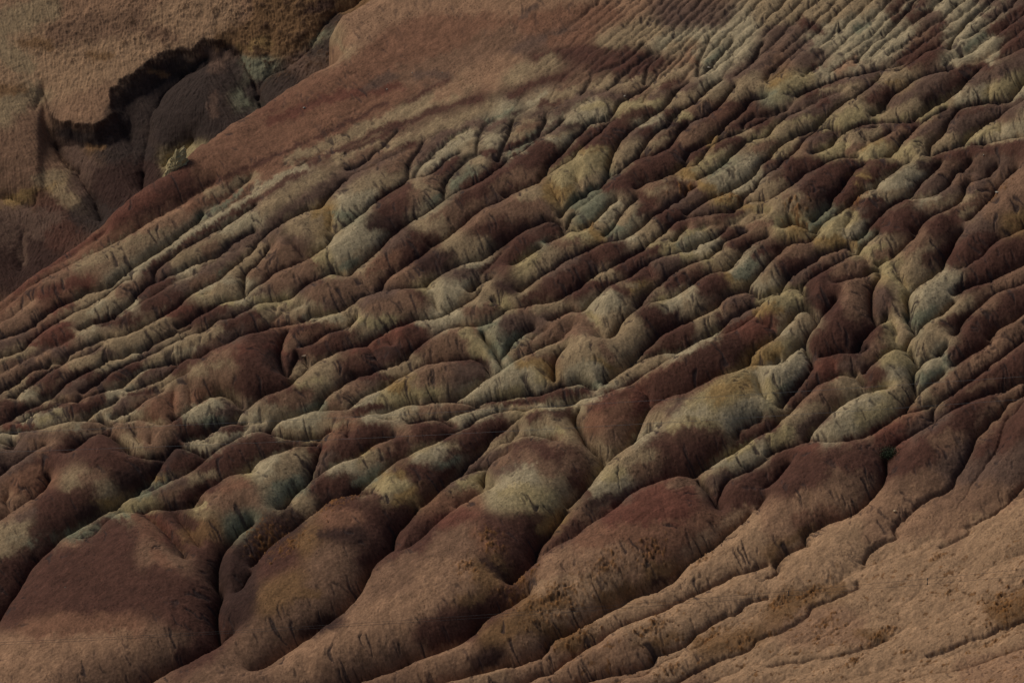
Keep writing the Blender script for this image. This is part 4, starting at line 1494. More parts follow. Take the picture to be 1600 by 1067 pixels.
1060:160:5 d 12 1100,720 1250,640
1060:160:5 y 9 1120,400 1260,360
1060:160:5 k 7 1330,390 1420,340
1060:160:5 b 8 1420,280 1560,250
1060:160:5 y 10 1430,420 1580,360
1060:160:5 m 9 1350,600 1550,560
1060:160:5 g 6 1050,960 1160,880
1060:160:5 y 10 1080,1020 1250,930
1060:160:5 m 10 1380,800 1560,760
1060:160:5 b 8 1450,730 1600,690
1060:160:5 k 10 60,770 200,740
1060:160:5 v 9 60,850 280,830
1060:160:5 o 6 910,980 930,1040
1060:160:5 g 5 990,960 1030,1000
1060:160:5 k 10 560,960 700,940
1060:160:5 y 8 80,1020 200,990
1060:160:5 m 8 300,900 480,860
1060:160:5 b 5 480,950 620,900
640:440:5 k 30 200,560 380,460
640:440:5 y 12 430,390 500,450 600,560
640:440:5 g 10 560,370 700,320
640:440:5 v 16 740,330 950,310
640:440:5 v 10 800,300 1000,380
640:440:5 g 14 720,560 850,450
640:440:5 b 6 780,560 960,420
640:440:5 b 14 1000,210 1180,190
640:440:5 k 22 1200,330 1350,280
640:440:5 k 20 1100,420 1280,380
640:440:5 p 22 1480,200 1600,150
640:440:5 b 14 1480,360 1580,330
640:440:5 p 5 620,650 760,620
640:440:5 k 30 120,740 300,680
640:440:5 v 22 400,680 540,700
640:440:5 m 4 300,635 480,615 560,640
640:440:5 y 14 60,860 200,860
640:440:5 p 30 560,860 800,760 900,730
640:440:5 y 14 700,900 860,860
640:440:5 o 12 880,640 1050,640 1080,720
640:440:5 b 12 1000,540 1160,510
640:440:5 b 16 1250,490 1380,470
640:440:5 p 26 1330,650 1450,760
640:440:5 b 14 1250,620 1350,560
640:440:5 o 10 1450,600 1560,680
640:440:5 m 8 900,910 1100,890
640:440:5 m 12 1200,880 1380,850
640:440:5 p 10 40,970 240,970
640:440:5 k 10 300,980 440,1000
640:440:5 p 7 1000,970 1300,950 1500,880
640:440:5 p 6 400,1040 560,1020
640:440:5 g 8 1440,790 1500,800
640:440:5 p 12 80,310 240,300 380,260
640:440:5 k 14 440,230 620,200
640:440:5 y 7 660,170 760,180
640:440:5 m 10 860,150 1100,80
640:440:5 b 12 640,100 500,180
640:440:5 m 14 0,400 100,400
1280:160:5 y 16 120,160 300,100
1280:160:5 b 10 520,120 700,60
1280:160:5 y 4 400,150 470,140
1280:160:5 v 8 360,190 600,180
1280:160:5 m 10 600,190 740,190
1280:160:5 b 9 280,270 450,220
1280:160:5 y 10 60,400 200,350
1280:160:5 k 8 240,380 340,330
1280:160:5 y 12 380,400 500,350
1280:160:5 k 10 540,280 650,220
1280:160:5 v 12 760,260 960,150 1020,80
1280:160:5 y 12 640,400 760,310
1280:160:5 k 8 700,260 760,240
1280:160:5 v 24 1100,200 1300,120 1400,60
1280:160:5 b 12 920,350 1050,270
1280:160:5 y 14 1160,290 1380,190
1280:160:5 p 12 1450,220 1600,170
1280:160:5 b 7 1280,330 1600,270
1280:160:5 m 12 900,440 1050,400
1280:160:5 m 16 1100,400 1280,370
1280:160:5 m 16 1350,380 1600,350
1280:160:5 d 14 780,500 860,500
1280:160:5 m 18 60,560 250,500
1280:160:5 m 10 100,700 250,600
1280:160:5 o 6 280,560 380,570
1280:160:5 m 10 420,540 600,490
1280:160:5 p 16 500,640 720,540
1280:160:5 m 10 320,780 460,760
1280:160:5 b 10 520,730 700,680
1280:160:5 k 10 950,560 1080,520
1280:160:5 v 12 780,700 950,610
1280:160:5 b 8 860,800 1040,780
1280:160:5 m 20 560,950 760,870
1280:160:5 k 12 1080,620 1180,600
1280:160:5 y 10 80,980 200,900
1280:160:5 m 10 350,900 450,830
1280:160:5 v 12 1300,480 1450,450
1280:160:5 k 12 1080,860 1240,770
1280:160:5 k 10 1250,720 1380,640
1280:160:5 m 18 880,1000 1040,900
1280:160:5 b 9 1120,880 1230,830
1280:160:5 k 24 1350,820 1500,760
1280:160:5 k 12 1500,600 1600,570
1280:160:5 O 6 1460,910 1600,920
0:500:5 k 12 60,80 200,30
0:500:5 v 10 0,200 200,110
0:500:5 R 8 380,160 580,110
0:500:5 R 10 300,110 520,40
0:500:5 b 8 30,290 200,240
0:500:5 k 8 60,330 250,300
0:500:5 v 10 200,330 400,260
0:500:5 t 8 300,300 370,280
0:500:5 b 5 400,350 500,310
0:500:5 b 8 60,580 200,470
0:500:5 k 10 100,440 300,400
0:500:5 b 6 600,90 700,60
0:500:5 m 7 820,30 1100,0
0:500:5 b 14 850,180 1000,140 1150,90
0:500:5 v 10 700,250 900,250
0:500:5 m 12 350,560 500,470
0:500:5 b 14 560,340 680,320
0:500:5 p 10 160,600 260,560
0:500:5 k 8 420,530 520,420
0:500:5 b 7 800,350 1000,300
0:500:5 v 7 1080,290 1200,230
0:500:5 m 12 900,430 1080,360
0:500:5 m 12 520,530 700,420
0:500:5 v 9 420,600 650,480
0:500:5 b 12 1150,350 1350,250 1550,150
0:500:5 m 7 1350,350 1500,310
0:500:5 v 10 1100,480 1300,380
0:500:5 b 7 960,520 1060,450
0:500:5 b 7 1200,510 1330,460
0:500:5 m 6 1000,580 1200,560
0:500:5 m 12 30,650 90,660
0:500:5 n 4 130,700 130,640
0:500:5 y 8 250,790 450,740
0:500:5 p 5 200,810 280,790
0:500:5 m 12 560,700 780,640
0:500:5 b 7 700,760 860,710
0:500:5 p 5 750,730 850,690
0:500:5 v 8 950,720 980,650
0:500:5 k 8 1050,660 1200,610
0:500:5 b 7 950,790 1100,730
0:500:5 r 20 1250,700 1350,620
0:500:5 k 16 1450,600 1580,520
0:500:5 p 14 1480,760 1600,700
0:500:5 R 7 60,830 250,830
0:500:5 p 4 20,900 150,890
0:500:5 b 10 400,860 560,820
0:500:5 k 12 650,830 800,820
0:500:5 v 12 200,900 500,920
0:500:5 k 20 300,980 600,920
0:500:5 m 30 700,1000 850,950
0:500:5 b 10 1000,900 1100,1000
0:500:5 k 14 900,860 1100,830
0:500:5 k 20 1150,900 1300,880
0:500:5 m 12 1400,850 1550,880
0:500:5 p 7 1480,980 1600,960
0:500:5 d 8 1420,1040 1560,1055
300:380:5 k 14 100,50 180,20
300:380:5 b 8 30,180 200,110
300:380:5 v 16 80,230 350,100
300:380:5 k 14 40,320 180,260
300:380:5 g 5 220,240 250,220
300:380:5 b 16 350,200 560,60
300:380:5 b 14 150,400 330,350
300:380:5 p 7 60,370 160,350
300:380:5 k 18 480,240 640,180
300:380:5 k 16 640,60 740,50
300:380:5 d 6 800,40 870,90
300:380:5 k 16 660,340 860,230
300:380:5 y 8 950,120 1060,110
300:380:5 p 14 1150,90 1250,40
300:380:5 g 10 1180,180 1300,150
300:380:5 y 6 1080,260 1200,240
300:380:5 r 10 1380,230 1560,120
300:380:5 v 6 480,400 600,370
300:380:5 p 7 350,470 460,430
300:380:5 y 5 240,470 320,470
300:380:5 m 12 30,560 250,510
300:380:5 y 12 520,480 740,450
300:380:5 v 6 850,370 980,320
300:380:5 k 22 1000,370 1280,310
300:380:5 v 14 1060,480 1180,500
300:380:5 b 12 760,560 980,500
300:380:5 m 12 350,620 500,570
300:380:5 b 12 50,740 200,680
300:380:5 v 14 250,740 380,680
300:380:5 p 8 900,590 1180,570
300:380:5 b 8 1200,550 1350,490
300:380:5 v 12 1330,480 1460,420
300:380:5 k 16 1400,500 1580,470
300:380:5 y 8 1300,600 1580,610 1380,640
300:380:5 m 10 760,680 1000,640
300:380:5 m 20 500,740 640,720
300:380:5 k 12 750,800 880,760
300:380:5 m 12 960,840 1150,740 1280,700
300:380:5 d 20 600,920 680,980
300:380:5 k 16 120,900 300,860
300:380:5 b 8 20,1040 200,1000
300:380:5 m 16 400,900 500,960
300:380:5 m 12 20,900 120,850
300:380:5 k 8 900,870 940,910
300:380:5 d 12 800,960 840,1040
300:380:5 b 12 950,1000 1050,940
300:380:5 k 12 1150,950 1300,900
300:380:5 d 24 1400,900 1580,860
300:380:5 m 9 1300,1050 1450,1040
300:380:5 b 7 1500,1010 1600,980
900:380:5 m 16 100,120 300,60
900:380:5 b 8 160,270 280,240
900:380:5 m 8 350,200 480,180
900:380:5 m 9 60,370 200,330
900:380:5 m 9 450,120 620,60
900:380:5 y 8 680,60 760,50
900:380:5 p 8 840,60 1060,20
900:380:5 m 14 240,320 380,380
900:380:5 p 18 100,500 300,420
900:380:5 b 8 400,320 470,340
900:380:5 m 14 500,260 600,220
900:380:5 v 16 640,180 780,140
900:380:5 y 6 820,90 900,110
900:380:5 b 7 620,400 680,360
900:380:5 m 9 720,330 820,290
900:380:5 k 8 860,220 960,180
900:380:5 b 8 1080,110 1200,60
900:380:5 m 16 980,360 1150,300
900:380:5 o 7 1200,250 1260,300
900:380:5 g 16 1280,250 1380,150
900:380:5 m 9 1420,60 1560,40
900:380:5 m 12 1480,250 1600,200
900:380:5 p 8 1450,360 1540,270
900:380:5 p 12 720,500 820,420
900:380:5 m 24 560,560 720,600
900:380:5 b 18 300,700 450,620
900:380:5 v 12 1200,450 1350,440
900:380:5 b 12 960,630 1060,580
900:380:5 m 5 1100,560 1130,600
900:380:5 m 12 720,780 880,700
900:380:5 v 8 1250,610 1400,530
900:380:5 m 7 1130,690 1280,640
900:380:5 y 14 1500,460 1600,440
900:380:5 o 10 1520,540 1600,520
900:380:5 R 20 1350,650 1500,590
900:380:5 m 24 900,900 1200,780
900:380:5 b 8 500,980 640,900
900:380:5 p 5 700,870 860,850 1000,760 1110,700
900:380:5 k 14 30,580 120,680
900:380:5 y 10 100,560 160,600
900:380:5 b 10 300,800 360,900
900:380:5 k 12 200,800 260,900
900:380:5 p 22 60,1000 150,980
900:380:5 o 12 1380,940 1550,870
900:380:5 p 9 1400,1010 1600,940
780:180:5 b 12 150,120 240,80
780:180:5 m 8 80,240 200,200
780:180:5 g 5 80,290 250,210
780:180:5 v 7 300,130 450,60
780:180:5 p 18 650,20 800,10
780:180:5 p 8 380,190 540,180
780:180:5 v 8 200,230 350,150 500,100
780:180:5 m 24 150,330 350,260
780:180:5 k 14 150,500 280,450
780:180:5 m 9 400,380 560,280 700,170
780:180:5 m 16 860,130 950,90
780:180:5 m 12 700,230 850,200
780:180:5 y 24 480,480 620,400 780,330
780:180:5 o 10 360,580 420,640
780:180:5 b 16 200,620 280,600
780:180:5 m 20 50,760 250,720
780:180:5 b 14 930,340 1050,250
780:180:5 m 7 1120,130 1180,120
780:180:5 p 6 1100,70 1180,50
780:180:5 y 5 1400,20 1480,10
780:180:5 b 8 1200,230 1320,190
780:180:5 d 6 1350,80 1440,90
780:180:5 k 10 1420,170 1600,90
780:180:5 m 24 1080,460 1350,330
780:180:5 m 12 860,560 960,530
780:180:5 g 6 600,700 780,590
780:180:5 g 12 650,810 800,700
780:180:5 p 9 800,780 920,700
780:180:5 b 6 500,800 570,740
780:180:5 g 8 860,940 950,880
780:180:5 b 12 960,820 1040,760
780:180:5 m 12 1100,760 1200,680
780:180:5 k 12 1100,560 1250,540
780:180:5 o 7 1450,430 1520,480
780:180:5 k 12 1300,620 1500,560
780:180:5 v 12 1300,700 1560,620
780:180:5 m 9 1260,780 1380,750
780:180:5 b 12 1100,930 1200,860
780:180:5 y 12 560,940 660,910
780:180:5 o 8 710,890 780,960
780:180:5 k 12 450,1010 600,980
780:180:5 m 14 350,890 450,900
780:180:5 v 10 250,950 350,910
780:180:5 p 8 1440,1000 1560,940
780:180:5 m 12 820,1030 960,1020
0:680:5 v 20 60,260 200,150
0:680:5 r 20 150,400 300,320
0:680:5 k 18 30,600 150,560
0:680:5 m 20 400,200 560,60
0:680:5 m 22 700,100 900,200
0:680:5 b 14 540,400 620,350
0:680:5 k 16 650,340 800,300
0:680:5 d 26 950,350 1100,300
0:680:5 m 30 350,560 600,560
0:680:5 d 20 640,620 720,560
0:680:5 b 18 40,780 200,720
0:680:5 b 14 130,860 200,900
0:680:5 v 10 150,640 260,600
0:680:5 m 20 260,780 380,720
0:680:5 m 34 150,1000 350,900
0:680:5 g 8 620,800 760,720
0:680:5 k 8 500,850 600,860
0:680:5 g 5 1180,420 1290,380
0:680:5 y 9 1000,600 1180,520
0:680:5 k 9 1250,480 1400,420
0:680:5 d 9 1300,560 1500,520
0:680:5 m 14 1300,260 1480,180
0:680:5 y 5 1530,580 1600,540
0:680:5 r 9 1050,650 1200,700 1250,760
0:680:5 m 16 1300,650 1500,700
0:680:5 m 30 900,750 800,850
0:680:5 m 40 600,1000 900,1000
0:680:5 r 16 1200,900 1300,1000
0:680:5 b 12 950,20 1050,100
0:680:5 k 12 1150,80 1250,60
560:560:5 p 10 60,470 300,430
560:560:5 k 14 500,400 750,390
560:560:5 p 6 760,480 950,440
560:560:5 b 6 1150,400 1400,380
560:560:5 p 5 1400,370 1600,380
560:560:5 m 5 1000,350 1400,330
560:560:5 m 24 500,560 700,600
560:560:5 m 20 900,570 1100,500
560:560:5 y 10 20,790 100,750
560:560:5 k 12 150,700 250,680
560:560:5 g 14 40,950 150,880
560:560:5 p 16 480,790 660,700
560:560:5 b 8 700,680 780,690
560:560:5 m 18 850,650 1000,640
560:560:5 g 10 600,850 760,790
560:560:5 m 12 400,850 520,900
560:560:5 m 22 500,920 620,900
560:560:5 o 14 200,940 330,900
560:560:5 y 12 150,1020 350,990
560:560:5 v 16 900,850 1050,760
560:560:5 b 8 1050,680 1250,600
560:560:5 p 12 1350,570 1500,560
560:560:5 y 8 800,980 930,930
560:560:5 v 14 1100,900 1250,850
560:560:5 m 20 1400,720 1560,760
560:560:5 k 20 1300,760 1500,860
560:560:5 p 26 1180,960 1300,900
560:560:5 y 14 1100,1040 1300,1020
540:190:5 m 7 0,240 200,150 350,80
540:190:5 k 14 60,310 180,230
540:190:5 b 10 300,220 500,100
540:190:5 v 7 0,400 200,330 450,240
540:190:5 m 8 480,210 560,170
540:190:5 b 20 100,540 300,440
540:190:5 k 14 350,370 480,280
540:190:5 p 14 30,660 180,560
540:190:5 v 9 600,230 800,80
540:190:5 p 9 560,400 700,300
540:190:5 p 14 780,240 900,130 980,110
540:190:5 m 12 700,400 850,300
540:190:5 b 14 560,500 700,540
540:190:5 g 8 740,560 680,620
540:190:5 g 12 850,500 1000,420
540:190:5 b 10 980,330 1060,300
540:190:5 m 7 1060,240 1150,270
540:190:5 p 10 1120,160 1200,120
540:190:5 v 8 1080,60 1200,20
540:190:5 k 9 1350,60 1500,20
540:190:5 m 8 1250,200 1400,150
540:190:5 g 5 1280,250 1450,160
540:190:5 p 5 1280,270 1400,230
540:190:5 m 10 950,480 1200,350
540:190:5 m 24 300,680 420,620
540:190:5 d 16 280,830 400,780
540:190:5 p 18 80,980 250,900
540:190:5 m 20 1350,330 1500,280
540:190:5 k 14 1150,520 1350,400
540:190:5 m 12 900,620 1100,540
540:190:5 b 12 600,830 740,780
540:190:5 p 4 560,760 680,700
540:190:5 k 14 850,760 1050,660
540:190:5 m 14 500,980 620,940
540:190:5 v 12 330,1000 480,880
540:190:5 k 20 1050,740 1250,660
540:190:5 k 22 1300,720 1500,680
540:190:5 b 14 1380,580 1500,560
540:190:5 m 16 1150,880 1250,860
540:190:5 b 5 770,950 840,960
540:190:5 m 16 1350,960 1560,860
1180:380:5 m 12 0,100 60,60
1180:380:5 b 12 60,300 150,220
1180:380:5 m 14 220,160 320,200
1180:380:5 k 10 300,80 420,40
1180:380:5 k 10 520,120 650,80
1180:380:5 v 12 300,300 400,220
1180:380:5 k 14 620,220 800,170
1180:380:5 y 8 820,70 1000,30
1180:380:5 k 12 950,100 1050,60
1180:380:5 m 26 480,340 600,380
1180:380:5 y 20 60,450 180,430 300,410
1180:380:5 o 14 30,540 120,500
1180:380:5 R 20 30,680 120,640
1180:380:5 b 14 300,650 420,590
1180:380:5 o 12 60,900 200,820
1180:380:5 p 16 60,1010 250,920 330,860
1180:380:5 m 18 520,500 640,520
1180:380:5 k 24 760,400 820,330
1180:380:5 k 20 780,560 840,500
1180:380:5 m 34 500,800 700,720
1180:380:5 v 16 960,450 1020,400
1180:380:5 y 12 1050,230 1150,350 1160,450
1180:380:5 b 20 1150,200 1300,250
1180:380:5 m 18 1350,130 1450,60
1180:380:5 p 28 1280,460 1420,350
1180:380:5 g 14 1230,620 1330,560
1180:380:5 y 10 1040,640 1080,700
1180:380:5 b 10 1130,650 1140,740
1180:380:5 R 14 560,920 600,940
1180:380:5 v 18 700,950 800,940
1180:380:5 k 16 880,900 980,830
1180:380:5 m 12 880,700 980,680
1180:380:5 y 20 1050,900 1170,900
1180:380:5 b 16 1300,850 1450,700
1180:380:5 p 12 1330,980 1440,920
300:560:5 k 30 100,200 250,120
300:560:5 r 16 30,300 130,240
300:560:5 m 30 450,200 620,120
300:560:5 p 12 40,430 200,360
300:560:5 v 10 280,400 350,440
300:560:5 g 10 100,500 220,470
300:560:5 b 20 850,140 950,80
300:560:5 b 7 920,200 1000,220
300:560:5 m 20 1200,50 1400,40
300:560:5 m 9 620,320 720,310
300:560:5 k 16 700,330 900,290
300:560:5 p 14 380,480 520,450
300:560:5 b 14 560,430 700,400
300:560:5 k 16 1100,350 1300,220
300:560:5 p 7 1280,370 1450,280
300:560:5 y 10 1500,320 1600,300
300:560:5 m 8 1300,400 1500,380
300:560:5 p 16 740,500 950,460
300:560:5 b 10 700,570 900,600
300:560:5 k 12 1100,450 1220,440
300:560:5 r 9 1080,580 1280,530
300:560:5 m 24 300,720 600,630
300:560:5 m 14 1300,570 1500,540
300:560:5 m 14 1250,700 1350,680
300:560:5 m 10 250,560 380,540
300:560:5 p 8 80,640 260,620
300:560:5 d 8 20,720 120,750
300:560:5 m 24 100,850 350,780
300:560:5 b 10 60,940 150,900
300:560:5 m 14 60,1010 200,980
300:560:5 p 14 500,880 660,800
300:560:5 b 18 700,860 850,780
300:560:5 m 7 920,710 990,690
300:560:5 g 16 650,1000 850,940
300:560:5 v 12 1000,830 1100,760
300:560:5 p 14 1100,880 1260,840
300:560:5 b 14 1330,840 1450,760
300:560:5 g 12 1280,960 1400,920
300:560:5 m 24 1000,980 1150,960
300:560:5 r 14 250,1030 400,970
300:560:5 y 12 1430,1000 1560,930
"""
FAR_BEDS = """
00 t 90 0,0 1400,0
00 f 90 0,400 900,300 1300,100
00 b 40 0,150 300,60
00 b 30 0,300 150,400
00 b 40 0,680 200,600
00 f 40 450,550 700,450 1000,330
00 t 40 450,700 650,600
00 k 34 350,220 600,180 850,130
00 O 14 150,270 300,280
00 O 12 560,350 700,340
00 O 14 0,560 150,560
00 k 22 950,200 1060,240
00 k 30 0,900 250,870
00 k 16 20,990 200,960
00 k 24 150,750 250,700
00 k 30 100,1040 350,1000
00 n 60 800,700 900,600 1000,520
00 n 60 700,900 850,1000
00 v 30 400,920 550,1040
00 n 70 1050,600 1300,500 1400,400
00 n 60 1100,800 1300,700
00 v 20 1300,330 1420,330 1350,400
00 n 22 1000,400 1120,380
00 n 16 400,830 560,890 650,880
00 O 5 930,450 1050,470
00 O 8 560,930 640,920
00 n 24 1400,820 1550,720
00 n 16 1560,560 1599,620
00 v 14 1330,600 1340,700
00 g 7 1500,590 1540,650
00 y 18 1060,1040 1120,980 1190,950
00 O 30 1400,240 1599,200
00 o 10 1500,290 1560,290
00 g 16 1540,380 1599,450
10 O 60 100,60 400,40
10 O 50 0,250 300,180
10 o 16 0,280 60,270
10 O 30 500,20 640,0
10 d 14 300,80 460,20
10 g 20 0,400 60,420
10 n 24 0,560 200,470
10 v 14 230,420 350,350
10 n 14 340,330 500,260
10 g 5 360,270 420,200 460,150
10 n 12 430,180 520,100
01 k 60 0,60 200,40
01 o 20 60,180 240,150
01 o 16 300,80 400,130
01 b 20 250,60 350,20
01 m 34 260,200 360,230
01 b 24 380,120 500,220
01 v 50 30,320 150,330
01 v 40 200,330 360,330
01 v 40 120,460 250,400
01 d 60 50,600 250,560
01 m 30 350,420 450,330
01 v 30 500,80 600,180
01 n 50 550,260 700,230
01 d 60 700,100 900,50
01 v 10 130,430 150,560
"""  # dark strokes inside the ravine hold maroon rock and painted shade
# ------------------------------------------------------------------ fields on a regular survey grid
STEP = 1.25
MARG = 240.0

def fft_noise(ny, nx, lo, hi, beta, seed, ang=None, aspect=1.0):
    """band-limited fractal noise, periods lo..hi cells, optionally stretched along an angle"""
    r = np.random.default_rng(seed)
    fy = np.fft.fftfreq(ny)[:, None]
    fx = np.fft.rfftfreq(nx)[None, :]
    if ang is not None:
        c, s = math.cos(ang), math.sin(ang)
        fu, fv = (fx * c + fy * s) * aspect, (-fx * s + fy * c)
    else:
        fu, fv = fx, fy
    f = np.sqrt(fu * fu + fv * fv) + 1e-9
    w = f ** (-beta) / (1 + (f * lo) ** 4) / (1 + (1 / (f * hi)) ** 4)
    F = np.fft.rfft2(r.standard_normal((ny, nx))) * w
    F[0, 0] = 0
    n = np.fft.irfft2(F, s=(ny, nx))
    return (n / n.std()).astype(np.float32)

def blur(a, k):
    """separable gaussian in the frequency domain"""
    fy = np.fft.fftfreq(a.shape[0])[:, None]
    fx = np.fft.rfftfreq(a.shape[1])[None, :]
    g = np.exp(-2 * (math.pi * k) ** 2 * (fx * fx + fy * fy))
    return np.fft.irfft2(np.fft.rfft2(a) * g, s=a.shape).astype(np.float32)

def spline(P, n_per=1.0):
    """Catmull-Rom through the points, sampled about every pixel"""
    if len(P) == 2:
        n = max(2, int(np.hypot(*(P[1] - P[0])) / n_per))
        t = np.linspace(0, 1, n)[:, None]
        return P[0] * (1 - t) + P[1] * t
    Q = np.vstack([2 * P[0] - P[1], P, 2 * P[-1] - P[-2]])
    out = []
    for i in range(1, len(Q) - 2):
        p0, p1, p2, p3 = Q[i - 1], Q[i], Q[i + 1], Q[i + 2]
        n = max(2, int(np.hypot(*(p2 - p1)) / n_per))
        t = np.linspace(0, 1, n, endpoint=False)[:, None]
        out.append(0.5 * ((2 * p1) + (-p0 + p2) * t + (2 * p0 - 5 * p1 + 4 * p2 - p3) * t ** 2
                          + (-p0 + 3 * p1 - 3 * p2 + p3) * t ** 3))
    out.append(P[-1][None])
    return np.vstack(out)

def run_on(P, ext=230):
    """lines that reach the edge of the survey run on beyond it"""
    P = [p for p in P]
    for end in (0, -1):
        x, y = P[end]
        if x < 8 or x > IW - 8 or y < 8 or y > IH - 8:
            q = P[min(2, len(P) - 1)] if end == 0 else P[max(-3, -len(P))]
            d = np.array([x, y]) - q
            d = d / (np.hypot(*d) + 1e-6)
            e = np.array([x, y]) + d * ext
            P = [e] + P if end == 0 else P + [e]
    return np.array(P)

class Sheet:
    """a regular grid of survey coordinates"""
    def __init__(self, x0, x1, y0, y1):
        self.x0, self.y0 = x0, y0
        self.nx = int((x1 - x0) / STEP) // 8 * 8
        self.ny = int((y1 - y0) / STEP) // 8 * 8
        self.X, self.Y = np.meshgrid(x0 + np.arange(self.nx) * STEP, y0 + np.arange(self.ny) * STEP)
        self.X = self.X.astype(np.float32)
        self.Y = self.Y.astype(np.float32)
    def cells(self, P):
        i = np.round((P[:, 1] - self.y0) / STEP).astype(int)
        j = np.round((P[:, 0] - self.x0) / STEP).astype(int)
        ok = (i >= 0) & (i < self.ny) & (j >= 0) & (j < self.nx)
        return i[ok], j[ok]
    def sample(self, F, x, y):
        gx = np.clip((x - self.x0) / STEP, 0, self.nx - 1.01)
        gy = np.clip((y - self.y0) / STEP, 0, self.ny - 1.01)
        j, i = gx.astype(int), gy.astype(int)
        fx, fy = (gx - j), (gy - i)
        if F.ndim == 3:
            fx, fy = fx[..., None], fy[..., None]
        return (F[i, j] * (1 - fx) * (1 - fy) + F[i, j + 1] * fx * (1 - fy)
                + F[i + 1, j] * (1 - fx) * fy + F[i + 1, j + 1] * fx * fy)

STRENGTH = {'A': 8.0, 'F': 1.1, 'B': 0.50, 'C': 0.30}

def keep(P, sheet):
    """close-up sheets own their window, the first survey everything else"""
    if sheet in REDO:
        a, b, c, d = REDO[sheet]
        return (P[:, 0] > a - 3) & (P[:, 0] < c + 3) & (P[:, 1] > b - 3) & (P[:, 1] < d + 3)
    m = np.ones(len(P), bool)
    for a, b, c, d in REDO.values():
        m &= ~((P[:, 0] > a) & (P[:, 0] < c) & (P[:, 1] > b) & (P[:, 1] < d))
    return m

def inflate(sh, lines, src, L, wy, jitter=1.0, rise=None):
    """rounded ridges between creases: screened membrane pushed up by src, held down on the creases"""
    K = np.zeros((sh.ny, sh.nx), np.float32)
    jx = fft_noise(sh.ny, sh.nx, 5, 60, 1.2, 11) * jitter
    jy = fft_noise(sh.ny, sh.nx, 5, 60, 1.2, 12) * jitter
    for t, k, p in lines:
        P = spline(run_on(T(t, p) if t else p), 0.5)
        if t:
            P = P[keep(P, t)]
            if len(P) < 3:
                continue
        n = len(P)
        s = np.ones(n) * STRENGTH[k]
        if k != 'A':
            s = s * np.minimum(1, 0.25 + np.minimum(np.arange(n), np.arange(n)[::-1]) / 40.0)
        i = np.clip(((P[:, 1] - sh.y0) / STEP).astype(int), 0, sh.ny - 1)
        j = np.clip(((P[:, 0] - sh.x0) / STEP).astype(int), 0, sh.nx - 1)
        P = P + np.stack([jx[i, j], jy[i, j]], 1)
        if rise is not None:
            # the crease was seen along the crest in front of it: its foot lies lower
            ii = np.clip(i + 7, 0, sh.ny - 1)
            r_ = np.convolve(np.pad(rise[ii, j], 12, mode='edge'), np.ones(25) / 25, mode='valid')
            P = P + np.stack([0.20 * r_, r_], 1)
        i = np.round((P[:, 1] - sh.y0) / STEP).astype(int)
        j = np.round((P[:, 0] - sh.x0) / STEP).astype(int)
        ok = (i >= 0) & (i < sh.ny) & (j >= 0) & (j < sh.nx)
        np.maximum.at(K, (i[ok], j[ok]), s[ok])
    U = None
    for lev, iters in ((8, 260), (4, 120), (2, 80), (1, 46)):
        ny, nx = sh.ny // lev, sh.nx // lev
        Kl = K.reshape(ny, lev, nx, lev).max((1, 3)) / lev
        S = src.reshape(ny, lev, nx, lev).mean((1, 3))
        h2 = (lev * STEP) ** 2
        D = 2 + 2 * wy + h2 * (S * 0 + 1 / L ** 2) + Kl * lev * lev
        if U is None:
            U = np.zeros((ny, nx), np.float32)
        else:
            U = np.repeat(np.repeat(U, 2, 0), 2, 1)
        for _ in range(iters):
            E = np.pad(U, 1, mode='edge')
            R = E[1:-1, :-2] + E[1:-1, 2:] + wy * (E[:-2, 1:-1] + E[2:, 1:-1]) + h2 * S
            U = U + 0.95 * (R / D - U)
        U = U.astype(np.float32)
    return U, K

def crease_distance(sh, K, wy):
    """distance to the nearest crease on a half-resolution grid (jump flooding); weak creases start further off"""
    k = K[:sh.ny // 2 * 2, :sh.nx // 2 * 2].reshape(sh.ny // 2, 2, sh.nx // 2, 2).max((1, 3))
    ny, nx = k.shape
    yy, xx = np.meshgrid(np.arange(ny, dtype=np.float32), np.arange(nx, dtype=np.float32), indexing='ij')
    on = k > 0.2
    sy, sx = np.where(on, yy, -1e4).astype(np.float32), np.where(on, xx, -1e4).astype(np.float32)
    so_ = np.where(k > 4, 0, np.where(k > 0.8, 0.8, np.where(k > 0.4, 3.0, 2.0))).astype(np.float32)
    ay = np.float32(1 / math.sqrt(wy))
    D = np.hypot(xx - sx, (yy - sy) * ay) + so_
    for st in (64, 32, 16, 8, 4, 2, 1, 1):
        for oy in (-st, 0, st):
            for ox in (-st, 0, st):
                if ox == 0 and oy == 0:
                    continue
                a0, a1 = max(0, oy), ny + min(0, oy)
                b0, b1 = max(0, ox), nx + min(0, ox)
                A = (slice(a0, a1), slice(b0, b1))
                B = (slice(a0 - oy, a1 - oy), slice(b0 - ox, b1 - ox))
                d = np.hypot(xx[A] - sx[B], (yy[A] - sy[B]) * ay) + so_[B]
                m = d < D[A]
                D[A] = np.where(m, d, D[A]); sy[A] = np.where(m, sy[B], sy[A])
                sx[A] = np.where(m, sx[B], sx[A]); so_[A] = np.where(m, so_[B], so_[A])
    D = np.minimum(D, 200) * 2 * STEP
    E = np.pad(D, 1, mode='edge')
    up = np.empty((ny * 2, nx * 2), np.float32)
    for a, dy_ in ((0, -1), (1, 1)):
        for b, dx_ in ((0, -1), (1, 1)):
            up[a::2, b::2] = (0.5625 * E[1:-1, 1:-1] + 0.1875 * E[1 + dy_:ny + 1 + dy_, 1:-1]
                              + 0.1875 * E[1:-1, 1 + dx_:nx + 1 + dx_] + 0.0625 * E[1 + dy_:ny + 1 + dy_, 1 + dx_:nx + 1 + dx_])
    return up

